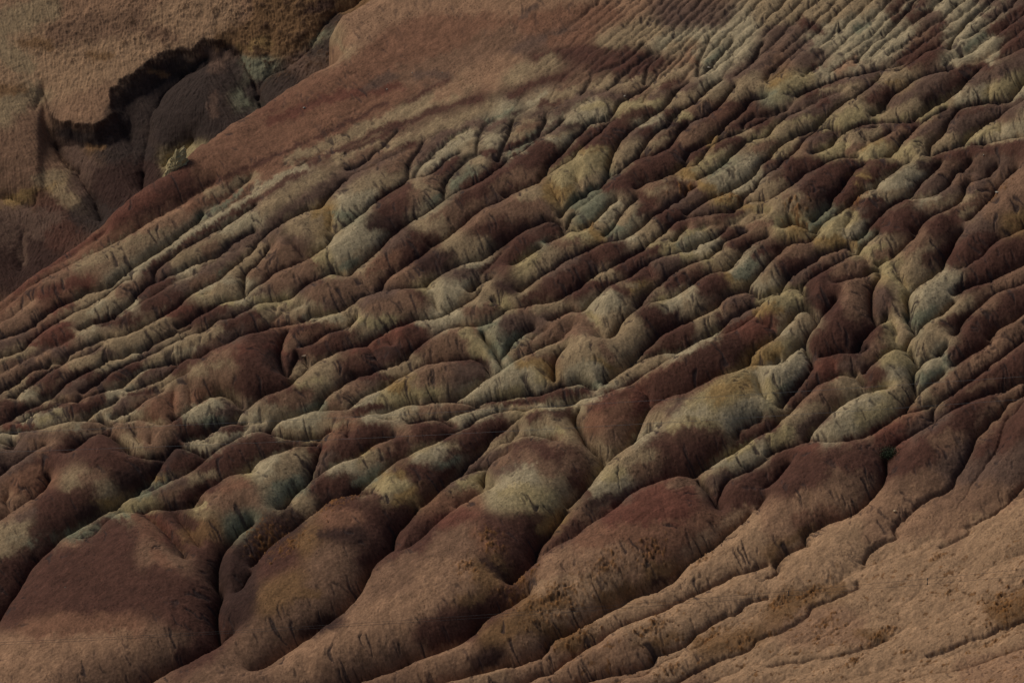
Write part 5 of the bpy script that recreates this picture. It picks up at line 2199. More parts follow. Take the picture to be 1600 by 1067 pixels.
def lic(noise, gx, gy, n, both=True):
    """smear noise along the local fall line: rills and wash streaks"""
    ny, nx = noise.shape
    I, J = np.meshgrid(np.arange(ny), np.arange(nx), indexing='ij')
    acc = noise.copy()
    cnt = 1
    for sgn in ((1, -1) if both else (1,)):
        x, y = J.astype(np.float32), I.astype(np.float32)
        for _ in range(n):
            i = np.clip(y, 0, ny - 1).astype(np.int32)
            j = np.clip(x, 0, nx - 1).astype(np.int32)
            x = x + sgn * gx[i, j]
            y = y + sgn * gy[i, j]
            i = np.clip(y, 0, ny - 1).astype(np.int32)
            j = np.clip(x, 0, nx - 1).astype(np.int32)
            acc += noise[i, j]
            cnt += 1
    return acc / cnt

def lin(c):
    c = np.asarray(c, float) / 255
    return np.where(c <= 0.04045, c / 12.92, ((c + 0.055) / 1.055) ** 2.4)

SAT = 1.0
ALB = 2.35      # survey colours were read off the dim frame; rock albedo is this much higher

def seg_dist(X, Y, P):
    d = np.full(X.shape, 1e9, np.float32)
    side = np.zeros(X.shape, np.float32)
    for a, b in zip(P[:-1], P[1:]):
        v = b - a
        s = np.clip(((X - a[0]) * v[0] + (Y - a[1]) * v[1]) / (v @ v), 0, 1)
        e = np.hypot(X - a[0] - s * v[0], Y - a[1] - s * v[1])
        cr = v[0] * (Y - a[1]) - v[1] * (X - a[0])
        m = e < d
        side = np.where(m, np.sign(cr), side)
        d = np.minimum(d, e)
    return d, side

def paint(sh, beds, base, seed):
    """lay the mapped beds over one another with ragged, washed edges"""
    # ground between the mapped beds takes the colour of the beds around it
    q4 = 4
    X4, Y4 = sh.X[::q4, ::q4], sh.Y[::q4, ::q4]
    acc = np.zeros(X4.shape + (3,), np.float32) + lin(PAL[base]) * 0.004
    wsum = np.zeros(X4.shape, np.float32) + 0.004
    for t, c, p in beds:
        w, pts = p.split(None, 1)
        r = float(w) * 0.5
        s = 9.0 + 0.25 * r
        P = T(t, pts)
        m = r + 4.0 * s
        i0, i1 = np.clip(np.array([P[:, 1].min() - m - sh.y0, P[:, 1].max() + m - sh.y0]) / STEP / q4, 0, X4.shape[0]).astype(int)
        j0, j1 = np.clip(np.array([P[:, 0].min() - m - sh.x0, P[:, 0].max() + m - sh.x0]) / STEP / q4, 0, X4.shape[1]).astype(int)
        if i1 <= i0 or j1 <= j0:
            continue
        d, _ = seg_dist(X4[i0:i1, j0:j1], Y4[i0:i1, j0:j1], P)
        wt = np.exp(-(np.maximum(d - 0.5 * r, 0) / s) ** 1.5) / (1 + r / 12)
        acc[i0:i1, j0:j1] += wt[..., None] * lin(PAL[c])
        wsum[i0:i1, j0:j1] += wt
    B4 = acc / wsum[..., None]
    C = np.zeros((sh.ny, sh.nx, 3), np.float32)
    for k in range(3):
        C[..., k] = blur(np.repeat(np.repeat(B4[..., k], q4, 0), q4, 1), 3.0)
    wx = fft_noise(sh.ny, sh.nx, 2, 14, 0.8, seed) * 0.9 + fft_noise(sh.ny, sh.nx, 10, 60, 1.2, seed + 1) * 1.5
    wy = fft_noise(sh.ny, sh.nx, 2, 14, 0.8, seed + 2) * 0.9 + fft_noise(sh.ny, sh.nx, 10, 60, 1.2, seed + 3) * 1.5
    vary = fft_noise(sh.ny, sh.nx, 3, 50, 1.2, seed + 4)
    for t, c, p in beds:
        w, pts = p.split(None, 1)
        r = float(w) * 0.56
        soft = max(2.6, min(0.65 * r, 9))
        P = T(t, pts)
        if len(P) > 2:
            P = spline(P, 6)
        col = lin(PAL[c])
        m = r + soft + 9
        i0 = max(0, int((P[:, 1].min() - m - sh.y0) / STEP)); i1 = min(sh.ny, int((P[:, 1].max() + m - sh.y0) / STEP) + 1)
        j0 = max(0, int((P[:, 0].min() - m - sh.x0) / STEP)); j1 = min(sh.nx, int((P[:, 0].max() + m - sh.x0) / STEP) + 1)
        if i1 <= i0 or j1 <= j0:
            continue
        x = sh.X[i0:i1, j0:j1] + wx[i0:i1, j0:j1]
        y = sh.Y[i0:i1, j0:j1] + wy[i0:i1, j0:j1]
        d = np.full(x.shape, 1e9, np.float32)
        for a, b in zip(P[:-1], P[1:]):
            v = b - a
            q = float(v @ v) + 1e-6
            s = np.clip(((x - a[0]) * v[0] + (y - a[1]) * v[1]) / q, 0, 1)
            d = np.minimum(d, np.hypot(x - a[0] - s * v[0], y - a[1] - s * v[1]))
        al = np.clip((r + soft - d + vary[i0:i1, j0:j1] * soft * 0.35) / (2 * soft), 0, 1)
        al = (al * al * (3 - 2 * al) * 0.90)[..., None]
        C[i0:i1, j0:j1] = C[i0:i1, j0:j1] * (1 - al) + col * al
    g = C @ np.array([0.3, 0.55, 0.15], np.float32)
    return (g[..., None] + (C - g[..., None]) * SAT) * ALB

# ------------------------------------------------------------------ survey coordinates <-> world
F_PX = cam_d.lens / 36.0 * IW
RIGHT = np.array([1.0, 0, 0])
VIEW = np.array([0, math.cos(PITCH), -math.sin(PITCH)])
UP = np.cross(RIGHT, VIEW)
EYE = np.array([0, 0, 120.0])

def ray(u, v):
    return (VIEW + ((u - IW / 2) / F_PX)[..., None] * RIGHT + ((IH / 2 - v) / F_PX)[..., None] * UP)

def project(P):
    d = P - EYE
    z = d @ VIEW
    return IW / 2 + (d @ RIGHT) / z * F_PX, IH / 2 - (d @ UP) / z * F_PX

# ------------------------------------------------------------------ materials
def rock_material(name, grain, rough=0.95):
    m = bpy.data.materials.new(name)
    m.use_nodes = True
    nt = m.node_tree
    N, Lk = nt.nodes, nt.links
    bs = N["Principled BSDF"]
    bs.inputs["Roughness"].default_value = rough
    bs.inputs["Specular IOR Level"].default_value = 0.15
    at = N.new("ShaderNodeAttribute"); at.attribute_name = "rock"
    tc = N.new("ShaderNodeTexCoord")
    n1 = N.new("ShaderNodeTexNoise"); n1.inputs["Scale"].default_value = 5.0 / grain
    n1.inputs["Detail"].default_value = 8; n1.inputs["Roughness"].default_value = 0.72
    n2 = N.new("ShaderNodeTexNoise"); n2.inputs["Scale"].default_value = 0.8 / grain
    n2.inputs["Detail"].default_value = 6; n2.inputs["Roughness"].default_value = 0.65
    vor = N.new("ShaderNodeTexVoronoi"); vor.inputs["Scale"].default_value = 2.6 / grain
    for n in (n1, n2, vor):
        Lk.new(tc.outputs["Object"], n.inputs["Vector"])
    r1 = N.new("ShaderNodeMapRange")
    r1.inputs["From Min"].default_value = 0.28; r1.inputs["From Max"].default_value = 0.72
    r1.inputs["To Min"].default_value = 0.62; r1.inputs["To Max"].default_value = 1.36
    Lk.new(n1.outputs["Fac"], r1.inputs["Value"])
    r2 = N.new("ShaderNodeMapRange")
    r2.inputs["From Min"].default_value = 0.3; r2.inputs["From Max"].default_value = 0.7
    r2.inputs["To Min"].default_value = 0.84; r2.inputs["To Max"].default_value = 1.16
    Lk.new(n2.outputs["Fac"], r2.inputs["Value"])
    mu = N.new("ShaderNodeMath"); mu.operation = 'MULTIPLY'
    Lk.new(r1.outputs[0], mu.inputs[0]); Lk.new(r2.outputs[0], mu.inputs[1])
    sc = N.new("ShaderNodeVectorMath"); sc.operation = 'SCALE'
    Lk.new(at.outputs["Color"], sc.inputs[0]); Lk.new(mu.outputs[0], sc.inputs["Scale"])
    Lk.new(sc.outputs[0], bs.inputs["Base Color"])
    ad = N.new("ShaderNodeMath"); ad.operation = 'ADD'
    Lk.new(n1.outputs["Fac"], ad.inputs[0]); Lk.new(vor.outputs["Distance"], ad.inputs[1])
    bp = N.new("ShaderNodeBump")
    bp.inputs["Strength"].default_value = 0.45
    bp.inputs["Distance"].default_value = 0.06 * grain
    Lk.new(ad.outputs[0], bp.inputs["Height"])
    Lk.new(bp.outputs[0], bs.inputs["Normal"])
    return m

def sheet_mesh(name, P, C, mat):
    ny, nx = P.shape[:2]
    me = bpy.data.meshes.new(name)
    me.vertices.add(ny * nx)
    me.vertices.foreach_set("co", P.reshape(-1).astype(np.float32))
    idx = np.arange(ny * nx, dtype=np.int32).reshape(ny, nx)
    q = np.stack([idx[1:, :-1], idx[1:, 1:], idx[:-1, 1:], idx[:-1, :-1]], -1).reshape(-1, 4)
    me.loops.add(q.size)
    me.polygons.add(len(q))
    me.loops.foreach_set("vertex_index", q.reshape(-1))
    me.polygons.foreach_set("loop_start", np.arange(len(q), dtype=np.int32) * 4)
    me.polygons.foreach_set("use_smooth", np.ones(len(q), bool))
    me.update(calc_edges=True)
    a = me.attributes.new("rock", 'FLOAT_COLOR', 'POINT')
    rgba = np.ones((ny * nx, 4), np.float32)
    rgba[:, :3] = C.reshape(-1, 3)
    a.data.foreach_set("color", rgba.reshape(-1))
    me.materials.append(mat)
    o = bpy.data.objects.new(name, me)
    scene.collection.objects.link(o)
    o["kind"] = "structure"
    return o

def bumps(X, Y, spots):
    f = np.zeros(X.shape, np.float32)
    for x, y, r, a in spots:
        f += a * np.exp(-((X - x) ** 2 + (Y - y) ** 2) / (2 * r * r))
    return f

# ------------------------------------------------------------------ the near hillside
EDGE = np.array([(-400, 770), (-200, 620), (0, 472), (42, 437), (72, 414), (120, 382), (160, 353), (195, 328), (227, 304),
                 (255, 289), (288, 265), (307, 245), (350, 207), (400, 171), (437, 147), (482, 117), (520, 97),
                 (534, 84), (526, 66), (518, 48), (530, 28), (560, 11), (600, -14), (700, -80), (900, -220), (1300, -500)], float)

sh = Sheet(-MARG, IW + MARG, -MARG, IH + MARG)
X, Y = sh.X, sh.Y
TH = math.radians(60)
# base plane: tilted back from the view, falling to the left
n0 = -VIEW * math.cos(TH) + UP * math.sin(TH)
n0 = n0 - 0.30 * RIGHT
n0 /= np.linalg.norm(n0)
P0 = EYE + VIEW * DIST

def base_point(u, v):
    r = ray(u, v)
    t = ((P0 - EYE) @ n0) / (r @ n0)
    return EYE + r * t[..., None]

# how strongly each part of the slope is cut into ridges
src = 1.0 + bumps(X, Y, [(620, 60, 140, -0.9), (420, 230, 60, -0.6), (850, 20, 120, -0.45), (1250, 40, 120, -0.15),
                         (1450, 60, 110, -0.1), (520, 200, 60, -0.5), (700, 140, 60, -0.6), (860, 90, 50, -0.5), (100, 420, 60, -0.25), (1400, 980, 170, -0.62), (1150, 1000, 130, -0.35),
                         (1500, 860, 110, -0.4), (190, 900, 120, 0.9), (560, 900, 110, 0.7), (760, 880, 110, 0.5),
                         (860, 740, 90, 0.45), (300, 690, 90, 0.5), (1000, 880, 100, 0.2), (1150, 640, 120, 0.35),
                         (350, 560, 70, 0.35), (1300, 640, 90, 0.35), (1600, 1000, 150, -0.1)])
mod = fft_noise(sh.ny, sh.nx, 20, 160, 1.3, 21)
src = np.clip(src, 0.06, 3) * np.clip(1 + 0.14 * mod, 0.4, 1.8)
lines = parse(GULLIES) + parse(CLOSE)
# families of fine parallel rills between surveyed guide lines
def family(guides, per, seed, strength='B', wob=1.6):
    r = np.random.default_rng(seed)
    out = []
    G = [np.array(g, float) for g in guides]
    for a, b in zip(G[:-1], G[1:]):
        for k in range(per):
            f = (k + 0.5 + r.uniform(-.25, .25)) / per
            Q = spline(a * (1 - f) + b * f, 3)
            n = len(Q)
            i0, i1 = int(n * max(0, r.uniform(-.35, .3))), int(n * min(1, r.uniform(.6, 1.3)))
            if i1 - i0 < 8:
                continue
            Q = Q[i0:i1:6] + r.normal(0, wob, Q[i0:i1:6].shape)
            out.append(('', strength, Q))
    return out
TOPG = [[(1000, -60), (920, 10), (850, 66), (790, 116)], [(1120, -60), (1030, 30), (960, 90), (900, 140)],
        [(1230, -50), (1150, 30), (1090, 90), (1040, 145)], [(1350, -50), (1270, 25), (1210, 80), (1150, 135)],
        [(1450, -50), (1380, 20), (1310, 80), (1250, 130)], [(1570, -50), (1500, 15), (1430, 65), (1360, 115)],
        [(1680, -40), (1610, 30), (1540, 80), (1450, 130)]]
lines += family(TOPG[:3], 8, 1, 'F', 0.5) + family(TOPG[2:], 4, 2, 'F', 0.7)
lines += family([[(760, 40), (690, 85), (600, 140), (520, 195)], [(900, 60), (800, 110), (700, 160), (560, 235)]], 9, 5, 'C', 1.0)
LOWG = [[(1640, 730), (1480, 815), (1330, 880), (1150, 960), (960, 1060)], [(1700, 850), (1500, 930), (1350, 985), (1200, 1050), (1080, 1110)],
        [(1720, 960), (1580, 1010), (1440, 1060), (1330, 1100), (1250, 1140)]]
lines += family(LOWG, 2, 3, 'C', 3.0)
relief = np.clip(1 - bumps(X, Y, [(1430, 1000, 180, 0.42), (1180, 1030, 120, 0.38), (1540, 850, 90, 0.35), (1100, 30, 140, 0.15),
                                  (1450, 40, 140, 0.05), (700, 120, 90, 0.6), (450, 230, 60, 0.45), (900, 70, 70, 0.45)]), 0.22, 1)
def ridges(rise):
    U, K = inflate(sh, lines, src.astype(np.float32), 46.0, 0.42, 0.9, rise)
    dist = crease_distance(sh, K, 0.42)
    tent = 70 * (1 - np.exp(-blur(dist, 1.1) / 70))
    rnd = np.maximum(2 * U, 0) ** 0.66 / 16.0 ** 0.32
    h = 0.54 * rnd * 1.25 + (0.30 + 0.16 * np.clip((dist - 14) / 30, 0, 1)) * tent * np.clip(src, 0.15, 1.2)
    h = 66 * (1 - np.exp(-h / 66)) * 1.26 * relief
    return U, dist, h
U, dist, Hpx = ridges(None)
U, dist, Hpx = ridges(0.50 * blur(Hpx, 6))
H = (Hpx - 3.5 * np.exp(-(dist / 2.6) ** 2) * np.sqrt(relief)) * MPP

# wash rills down the flanks
gy_, gx_ = np.gradient(blur(H, 1.5))
gm = np.hypot(gx_, gy_) + 1e-6
sc_ = np.clip(gm / 0.03, 0, 1)
dx, dy = -gx_ / gm * sc_ * 0.9 - 0.15 * (1 - sc_), -gy_ / gm * sc_ * 0.9 + 0.12 * (1 - sc_)
st1 = lic(rng.standard_normal(H.shape).astype(np.float32), dx, dy, 9)
st1 = st1 / st1.std()
coarse = fft_noise(sh.ny, sh.nx, 2.5, 10, 0.6, 31)
st2 = lic(coarse, dx, dy, 12); st2 = st2 / st2.std()
wob = fft_noise(sh.ny, sh.nx, 10, 60, 1.0, 33) * 0.5
dxw, dyw = dx * np.cos(wob) - dy * np.sin(wob), dx * np.sin(wob) + dy * np.cos(wob)
clump = fft_noise(sh.ny, sh.nx, 12, 70, 1.0, 32)
low = np.clip(1.3 - np.sqrt(2 * np.maximum(U, 0)) / 30, 0.25, 1)      # denser near the gully bottoms
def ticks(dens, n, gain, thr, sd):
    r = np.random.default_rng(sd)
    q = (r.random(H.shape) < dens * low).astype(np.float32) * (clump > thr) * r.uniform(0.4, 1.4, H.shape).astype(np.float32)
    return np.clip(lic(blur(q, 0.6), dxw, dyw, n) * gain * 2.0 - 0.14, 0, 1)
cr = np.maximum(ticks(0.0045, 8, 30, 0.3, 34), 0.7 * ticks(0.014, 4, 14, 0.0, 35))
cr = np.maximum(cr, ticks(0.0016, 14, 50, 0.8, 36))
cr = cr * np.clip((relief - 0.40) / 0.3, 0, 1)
steep = np.clip((gm - 0.02) / 0.07, 0, 1)
# running water: many walkers follow the ground downhill; where they gather, rills are cut
def metric_gradient(Hc):
    Zb = base_point(X, Y) + Hc[..., None] * n0
    z = blur(Zb[..., 2].astype(np.float32), 0.9)
    g_y, g_x = np.gradient(z)
    g_y = g_y * 0.34
    m = np.hypot(g_x, g_y) + 1e-9
    return -g_x / m, -g_y / m
def runoff(Hc, count, steps, sd):
    r = np.random.default_rng(sd)
    fx, fy = metric_gradient(Hc)
    x = r.uniform(1, sh.nx - 2, count).astype(np.float32)
    y = r.uniform(1, sh.ny - 2, count).astype(np.float32)
    A = np.zeros(sh.ny * sh.nx, np.float32)
    for k in range(steps):
        i, j = y.astype(np.int32), x.astype(np.int32)
        A += np.bincount(i * sh.nx + j, minlength=A.size).astype(np.float32)
        x = np.clip(x + fx[i, j] + r.normal(0, .12, count).astype(np.float32), 1, sh.nx - 2)
        y = np.clip(y + fy[i, j] + r.normal(0, .12, count).astype(np.float32), 1, sh.ny - 2)
    return A.reshape(sh.ny, sh.nx)
flow = 0
for it in range(3):
    A = blur(runoff(H, 260000, 42, 300 + it), 0.45)
    A = np.maximum(A, 0) / A.mean()
    cut = np.clip(np.log1p(A * 0.8) - 0.75, 0, 2.2)
    H = H - 0.020 * cut * np.sqrt(relief)
    flow = flow + cut / 3
H = H + steep * (0.004 * st1 + 0.006 * st2 * np.clip(0.8 + 0.6 * clump, 0.2, 2)) * np.sqrt(relief) - 0.12 * cr * np.clip(gm / 0.04, 0.1, 1)
rib = lic(fft_noise(sh.ny, sh.nx, 6, 26, 0.8, 37), dx, dy, 22)
rib = rib / rib.std()
rib = np.clip(1 - np.abs(rib) * 1.3, 0, 1)
H = H - 0.08 * rib ** 3 * np.clip((dist - 5) / 30, 0, 1) * relief * np.clip(0.3 + 0.7 * fft_noise(sh.ny, sh.nx, 20, 90, 1.0, 38), 0, 1)
# weathered crust: small lumps and hollows
lump = fft_noise(sh.ny, sh.nx, 3, 40, 1.1, 41)
H = H + 0.018 * lump + 0.002 * fft_noise(sh.ny, sh.nx, 2, 5, 0.2, 42)

# crumbly ochre patches where the crust has broken away
CRAGS = [(825, 945, 38, 14), (880, 975, 60, 18), (785, 895, 16, 22), (750, 940, 20, 14), (960, 925, 30, 12), (1030, 895, 26, 12),
         (905, 1010, 40, 12), (1030, 1000, 34, 10), (1105, 890, 20, 8), (1110, 1000, 22, 7), (1570, 950, 34, 26), (1375, 995, 34, 9), (1290, 975, 22, 8),
         (540, 825, 40, 18), (430, 870, 30, 26), (470, 905, 30, 14), (1270, 930, 26, 10), (1220, 945, 30, 10), (1160, 1010, 30, 8),
         (1465, 875, 20, 4), (1300, 990, 24, 6), (1485, 925, 20, 5), (1330, 1040, 30, 6), (1555, 330, 30, 10), (1340, 325, 26, 8),
         (1250, 350, 22, 14), (1140, 320, 16, 10), (1075, 300, 20, 8), (920, 365, 16, 8), (1050, 1055, 24, 8), (1550, 1010, 30, 6)]
rag = fft_noise(sh.ny, sh.nx, 3, 24, 0.9, 51)
rag2 = 0.75 * fft_noise(sh.ny, sh.nx, 3, 20, 0.9, 52, math.radians(-30), 1.7) + 0.5 * fft_noise(sh.ny, sh.nx, 2, 6, 0.2, 54)
crag = np.zeros(H.shape, np.float32)
for x, y, a, b in CRAGS:
    c, s = math.cos(0.5), math.sin(0.5)
    uu, vv = (X - x) * c - (Y - y) * s, (X - x) * s + (Y - y) * c
    crag = np.maximum(crag, np.clip(1.0 - np.sqrt((uu / a) ** 2 + (vv / b) ** 2) + 0.45 * rag, 0, 1))
# scattered stony scabs over the tan apron at the foot of the slope
apron = np.clip((Y - 780 - (1600 - X) * 0.22) / 90, 0, 1) * np.clip((X - 760) / 200, 0, 1)
scab = np.clip((fft_noise(sh.ny, sh.nx, 3, 30, 0.8, 53, math.radians(-16), 2.4) + 0.5 * rag - 1.55) * 2.0, 0, 1) * apron
H = H + crag * (0.07 * rag2 + 0.06 * rag - 0.05) + scab * (0.03 * rag2 - 0.02)

# the slope rolls over its left shoulder and falls away into the ravine behind
d, side = seg_dist(X[::4, ::4], Y[::4, ::4], EDGE)
e4 = d * -side
e = np.repeat(np.repeat(e4, 4, 0), 4, 1)
e = blur(e, 2.0) + 0.6 * fft_noise(sh.ny, sh.nx, 8, 60, 1.2, 61)
over = np.maximum(e + 5, 0)
fade = np.clip((-e - 1) / 34, 0, 1)
H = H * fade * (2 - fade)
# drop measured so that the ground beyond the shoulder is out of sight
H = H - MPP * np.where(over < 20, 0.09 * over ** 2, 36 + 3.6 * (over - 20))

P = base_point(X, Y) + H[..., None] * n0
pu, pv = project(P)
Cimg = paint(sh, parse(BEDS), 'k', 71)
wash = (0.8 * st1 + 1.6 * st2) * np.clip(gm / 0.04, 0, 1)          # bed edges are dragged downslope in streaks
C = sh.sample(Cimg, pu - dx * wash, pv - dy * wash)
# patina: streaks follow the wash, cracks and creases get painted shade, crags ochre with painted shade and highlights
tone = 1 + 0.025 * st1 * steep + 0.04 * st2 * steep + 0.06 * lump
streak = fft_noise(sh.ny, sh.nx, 2, 26, 0.7, 83, math.radians(-36), 6.0)
fleck = fft_noise(sh.ny, sh.nx, 1.6, 5, 0.1, 84)
tone = tone + 0.085 * streak * (1 - 0.7 * steep) + 0.06 * fleck
tone = tone * (1 - 0.09 * np.clip(flow, 0, 1.6))
C = C * np.clip(tone, 0.5, 1.6)[..., None]
crease_shade = np.array(lin((42, 34, 33))) * ALB  # dark tint standing in for shade in cracks too thin to shade themselves
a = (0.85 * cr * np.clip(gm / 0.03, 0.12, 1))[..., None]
C = C * (1 - a) + crease_shade * a
a = (0.55 * np.exp(-(dist / 2.8) ** 2) * np.clip(relief * 1.5 - 0.2, 0, 1))[..., None]  # gully creases darkened in the colour, as shade
C = C * (1 - a) + crease_shade * a
spk = np.clip((fft_noise(sh.ny, sh.nx, 2, 6, 0.2, 81) - 1.2) * 1.3, 0, 1) * np.clip(0.5 + 0.6 * fft_noise(sh.ny, sh.nx, 30, 120, 1.0, 82), 0, 1)
C = C * (1 - 0.6 * spk[..., None])
oc = np.array(lin((108, 74, 40))) * ALB
dk = np.array(lin((54, 38, 26))) * ALB
mixc = np.clip(0.5 + 0.5 * rag2, 0, 1)[..., None]  # dark lows and orange highs paint shade and highlights into the ochre
a = (crag * 0.65)[..., None]
C = C * (1 - a) + (oc * mixc + dk * (1 - mixc)) * a
a = (scab * 0.75)[..., None]
C = C * (1 - a) + (oc * 0.75 * mixc + dk * (1 - mixc)) * a
C = np.clip(C, 0.004, 0.8)

def thin(n, m):
    """full detail inside the surveyed frame, coarser ground beyond it"""
    core = int((m - 60) / STEP)
    a = list(range(0, core, 3)) + list(range(core, n - core)) + list(range(n - core, n, 3))
    return np.array(sorted(set(a + [n - 1])))
ri, ci = thin(sh.ny, MARG), thin(sh.nx, MARG)
hill_mat = rock_material("banded_clay", 1.0)
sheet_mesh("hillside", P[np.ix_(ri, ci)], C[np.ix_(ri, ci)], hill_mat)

# ------------------------------------------------------------------ the far hillside across the ravine
fs = Sheet(-MARG, 760, -MARG, 600)
FX, FY = fs.X, fs.Y
def plane_depth(u, v):
    r = ray(np.array([float(u)]), np.array([float(v)]))[0]
    return ((P0 - EYE) @ n0) / (r @ n0)
tri = [((0, 472), 26.0), ((560, 11), 10.0), ((0, 0), 62.0)]
pts = []
for (u, v), extra in tri:
    b = plane_depth(u, v) if (u, v) != (0, 0) else plane_depth(0, 472)
    pts.append(EYE + ray(np.array([float(u)]), np.array([float(v)]))[0] * (b + extra))
nf = np.cross(pts[1] - pts[0], pts[2] - pts[0]); nf /= np.linalg.norm(nf)
if nf @ VIEW > 0:
    nf = -nf
def far_point(u, v):
    r = ray(u, v)
    t = ((pts[0] - EYE) @ nf) / (r @ nf)
    return EYE + r * t[..., None]
fsrc = np.clip(0.5 + bumps(FX, FY, [(340, 170, 50, 1.6), (60, 250, 60, 0.6), (200, 230, 50, 0.8), (150, 60, 150, -0.4)]), 0.05, 3).astype(np.float32)
UF, KF = inflate(fs, parse(FAR_GULLIES), fsrc, 60.0, 0.8, 1.2)
HF = 0.7 * (np.sqrt(2 * np.maximum(UF, 0) + 16) - 4) * MPP * 1.1
SCARP = T('00', "282,560 290,590 305,650 320,700 335,750 360,790 400,815 430,820 500,832 560,845 610,848 660,820 700,780 730,740 705,710 700,650 715,610 740,590 770,560 800,530 860,490 920,450 960,415 1000,390 1060,360 1120,350 1170,345 1220,330 1260,300 1290,280 1350,285 1400,295 1480,340 1540,440 1590,520 1640,620")
ds, ss = seg_dist(FX[::2, ::2], FY[::2, ::2], SCARP)
ds = np.repeat(np.repeat(ds * ss, 2, 0), 2, 1)
ds = blur(ds, 1.5) + 1.2 * fft_noise(fs.ny, fs.nx, 9, 50, 1.3, 91)
inx = 1 / (1 + np.exp(-(FX - 70) / 2.0)) * 1 / (1 + np.exp((FX - 410) / 8))
rec = np.where(ds > 0, np.clip(ds / 20, 0, 1) ** 0.8 * np.exp(-np.maximum(ds - 20, 0) / 70), 0) * inx
HF = HF - 1.7 * rec
rough = np.clip(bumps(FX, FY, [(450, 50, 60, 1.4), (230, 45, 50, 0.9), (100, 60, 50, 0.7), (15, 140, 20, 0.8), (480, 80, 40, 1.2), (350, 20, 60, 0.6), (120, 100, 40, 0.4)]), 0, 1.3)
inside = np.clip(ds / 6, 0, 1) * inx
rough = rough * (1 - inside)
r1 = fft_noise(fs.ny, fs.nx, 5, 45, 1.1, 92, math.radians(-25), 1.5)
r2 = fft_noise(fs.ny, fs.nx, 2, 7, 0.3, 93)
HF = HF + rough * (0.05 * r1 + 0.02 * r2) + 0.03 * fft_noise(fs.ny, fs.nx, 4, 60, 1.2, 94)
g1, g0 = np.gradient(blur(HF, 2)); gmf = np.hypot(g0, g1) + 1e-6
sF = np.clip(gmf / 0.02, 0, 1)
stF = lic(rng.standard_normal(HF.shape).astype(np.float32), -g0 / gmf * sF * 0.4, -g1 / gmf * sF * 0.4 + 0.7, 10)
stF /= stF.std()
HF = HF + 0.03 * stF
PF = far_point(FX, FY) + HF[..., None] * nf
fu, fv = project(PF)
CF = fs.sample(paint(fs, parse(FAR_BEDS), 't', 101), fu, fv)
CF = CF * np.clip(1 + 0.10 * stF, 0.6, 1.5)[..., None]
a = np.clip(rough * (0.10 + np.clip(r1 * 0.55 + r2 * 0.35 - 0.45, 0, 1)), 0, 0.9)[..., None]
CF = CF * (1 - a) + np.array(lin((60, 44, 32))) * ALB * a
# thin dark band along the broken lip
lip = np.clip(1.3 - np.abs(ds - 2.0) / 2.4 + 0.5 * r2, 0, 1) * inx * 0.75
CF = CF * (1 - lip[..., None]) + np.array(lin((48, 34, 28))) * ALB * lip[..., None]
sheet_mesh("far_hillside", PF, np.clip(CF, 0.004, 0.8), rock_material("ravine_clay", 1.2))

def on_ground(u, v):
    """nearest point of the near hillside seen at survey position (u, v)"""
    dd = (pu - u) ** 2 + (pv - v) ** 2 + (e > 0) * 1e4
    # prefer the point closest to the camera when the surface folds over itself
    c = np.argwhere(dd < 2.0)
    if len(c) == 0:
        c = np.array([np.unravel_index(dd.argmin(), dd.shape)])
    depth = [(P[i, j] - EYE) @ VIEW for i, j in c]
    i, j = c[int(np.argmin(depth))]
    return P[i, j]
# ------------------------------------------------------------------ things
def plain(name, col, rough=0.9, noise=0.0, scale=20):
    m = bpy.data.materials.new(name)
    m.use_nodes = True
    bs = m.node_tree.nodes["Principled BSDF"]
    bs.inputs["Roughness"].default_value = rough
    if noise:
        n = m.node_tree.nodes.new("ShaderNodeTexNoise"); n.inputs["Scale"].default_value = scale
        r = m.node_tree.nodes.new("ShaderNodeValToRGB")
        r.color_ramp.elements[0].color = tuple(c * (1 - noise) for c in col) + (1,)
        r.color_ramp.elements[1].color = tuple(min(1, c * (1 + noise)) for c in col) + (1,)
        r.color_ramp.elements[0].position = 0.35; r.color_ramp.elements[1].position = 0.65
        tc = m.node_tree.nodes.new("ShaderNodeTexCoord")
        m.node_tree.links.new(tc.outputs["Object"], n.inputs["Vector"])
        m.node_tree.links.new(n.outputs["Fac"], r.inputs[0])
        m.node_tree.links.new(r.outputs[0], bs.inputs["Base Color"])
    else:
        bs.inputs["Base Color"].default_value = tuple(col) + (1,)
    return m

def link_mesh(name, verts, faces, mat, parent=None, smooth=False):
    me = bpy.data.meshes.new(name)
    me.from_pydata([tuple(v) for v in verts], [], faces)
    if smooth:
        me.polygons.foreach_set("use_smooth", [True] * len(me.polygons))
    me.materials.append(mat)
    me.update()
    o = bpy.data.objects.new(name, me)
    scene.collection.objects.link(o)
    if parent:
        o.parent = parent
    return o

def tag(o, label, cat, group=None):
    o["label"] = label
    o["category"] = cat
    if group:
        o["group"] = group
    return o

def tube(pts, rad, sides=6):
    V, Fc = [], []
    pts = [np.array(p, float) for p in pts]
    for i, p in enumerate(pts):
        t = pts[min(i + 1, len(pts) - 1)] - pts[max(i - 1, 0)]
        t /= np.linalg.norm(t)
        a = np.cross(t, [0, 0, 1.0]); a /= np.linalg.norm(a) + 1e-9
        b = np.cross(a, t)
        r = rad[i] if hasattr(rad, '__len__') else rad
        for k in range(sides):
            q = 2 * math.pi * k / sides
            V.append(p + r * (math.cos(q) * a + math.sin(q) * b))
    for i in range(len(pts) - 1):
        for k in range(sides):
            k2 = (k + 1) % sides
            Fc.append((i * sides + k, i * sides + k2, (i + 1) * sides + k2, (i + 1) * sides + k))
    Fc.append(tuple(range(sides))[::-1])
    Fc.append(tuple((len(pts) - 1) * sides + k for k in range(sides)))
    return V, Fc

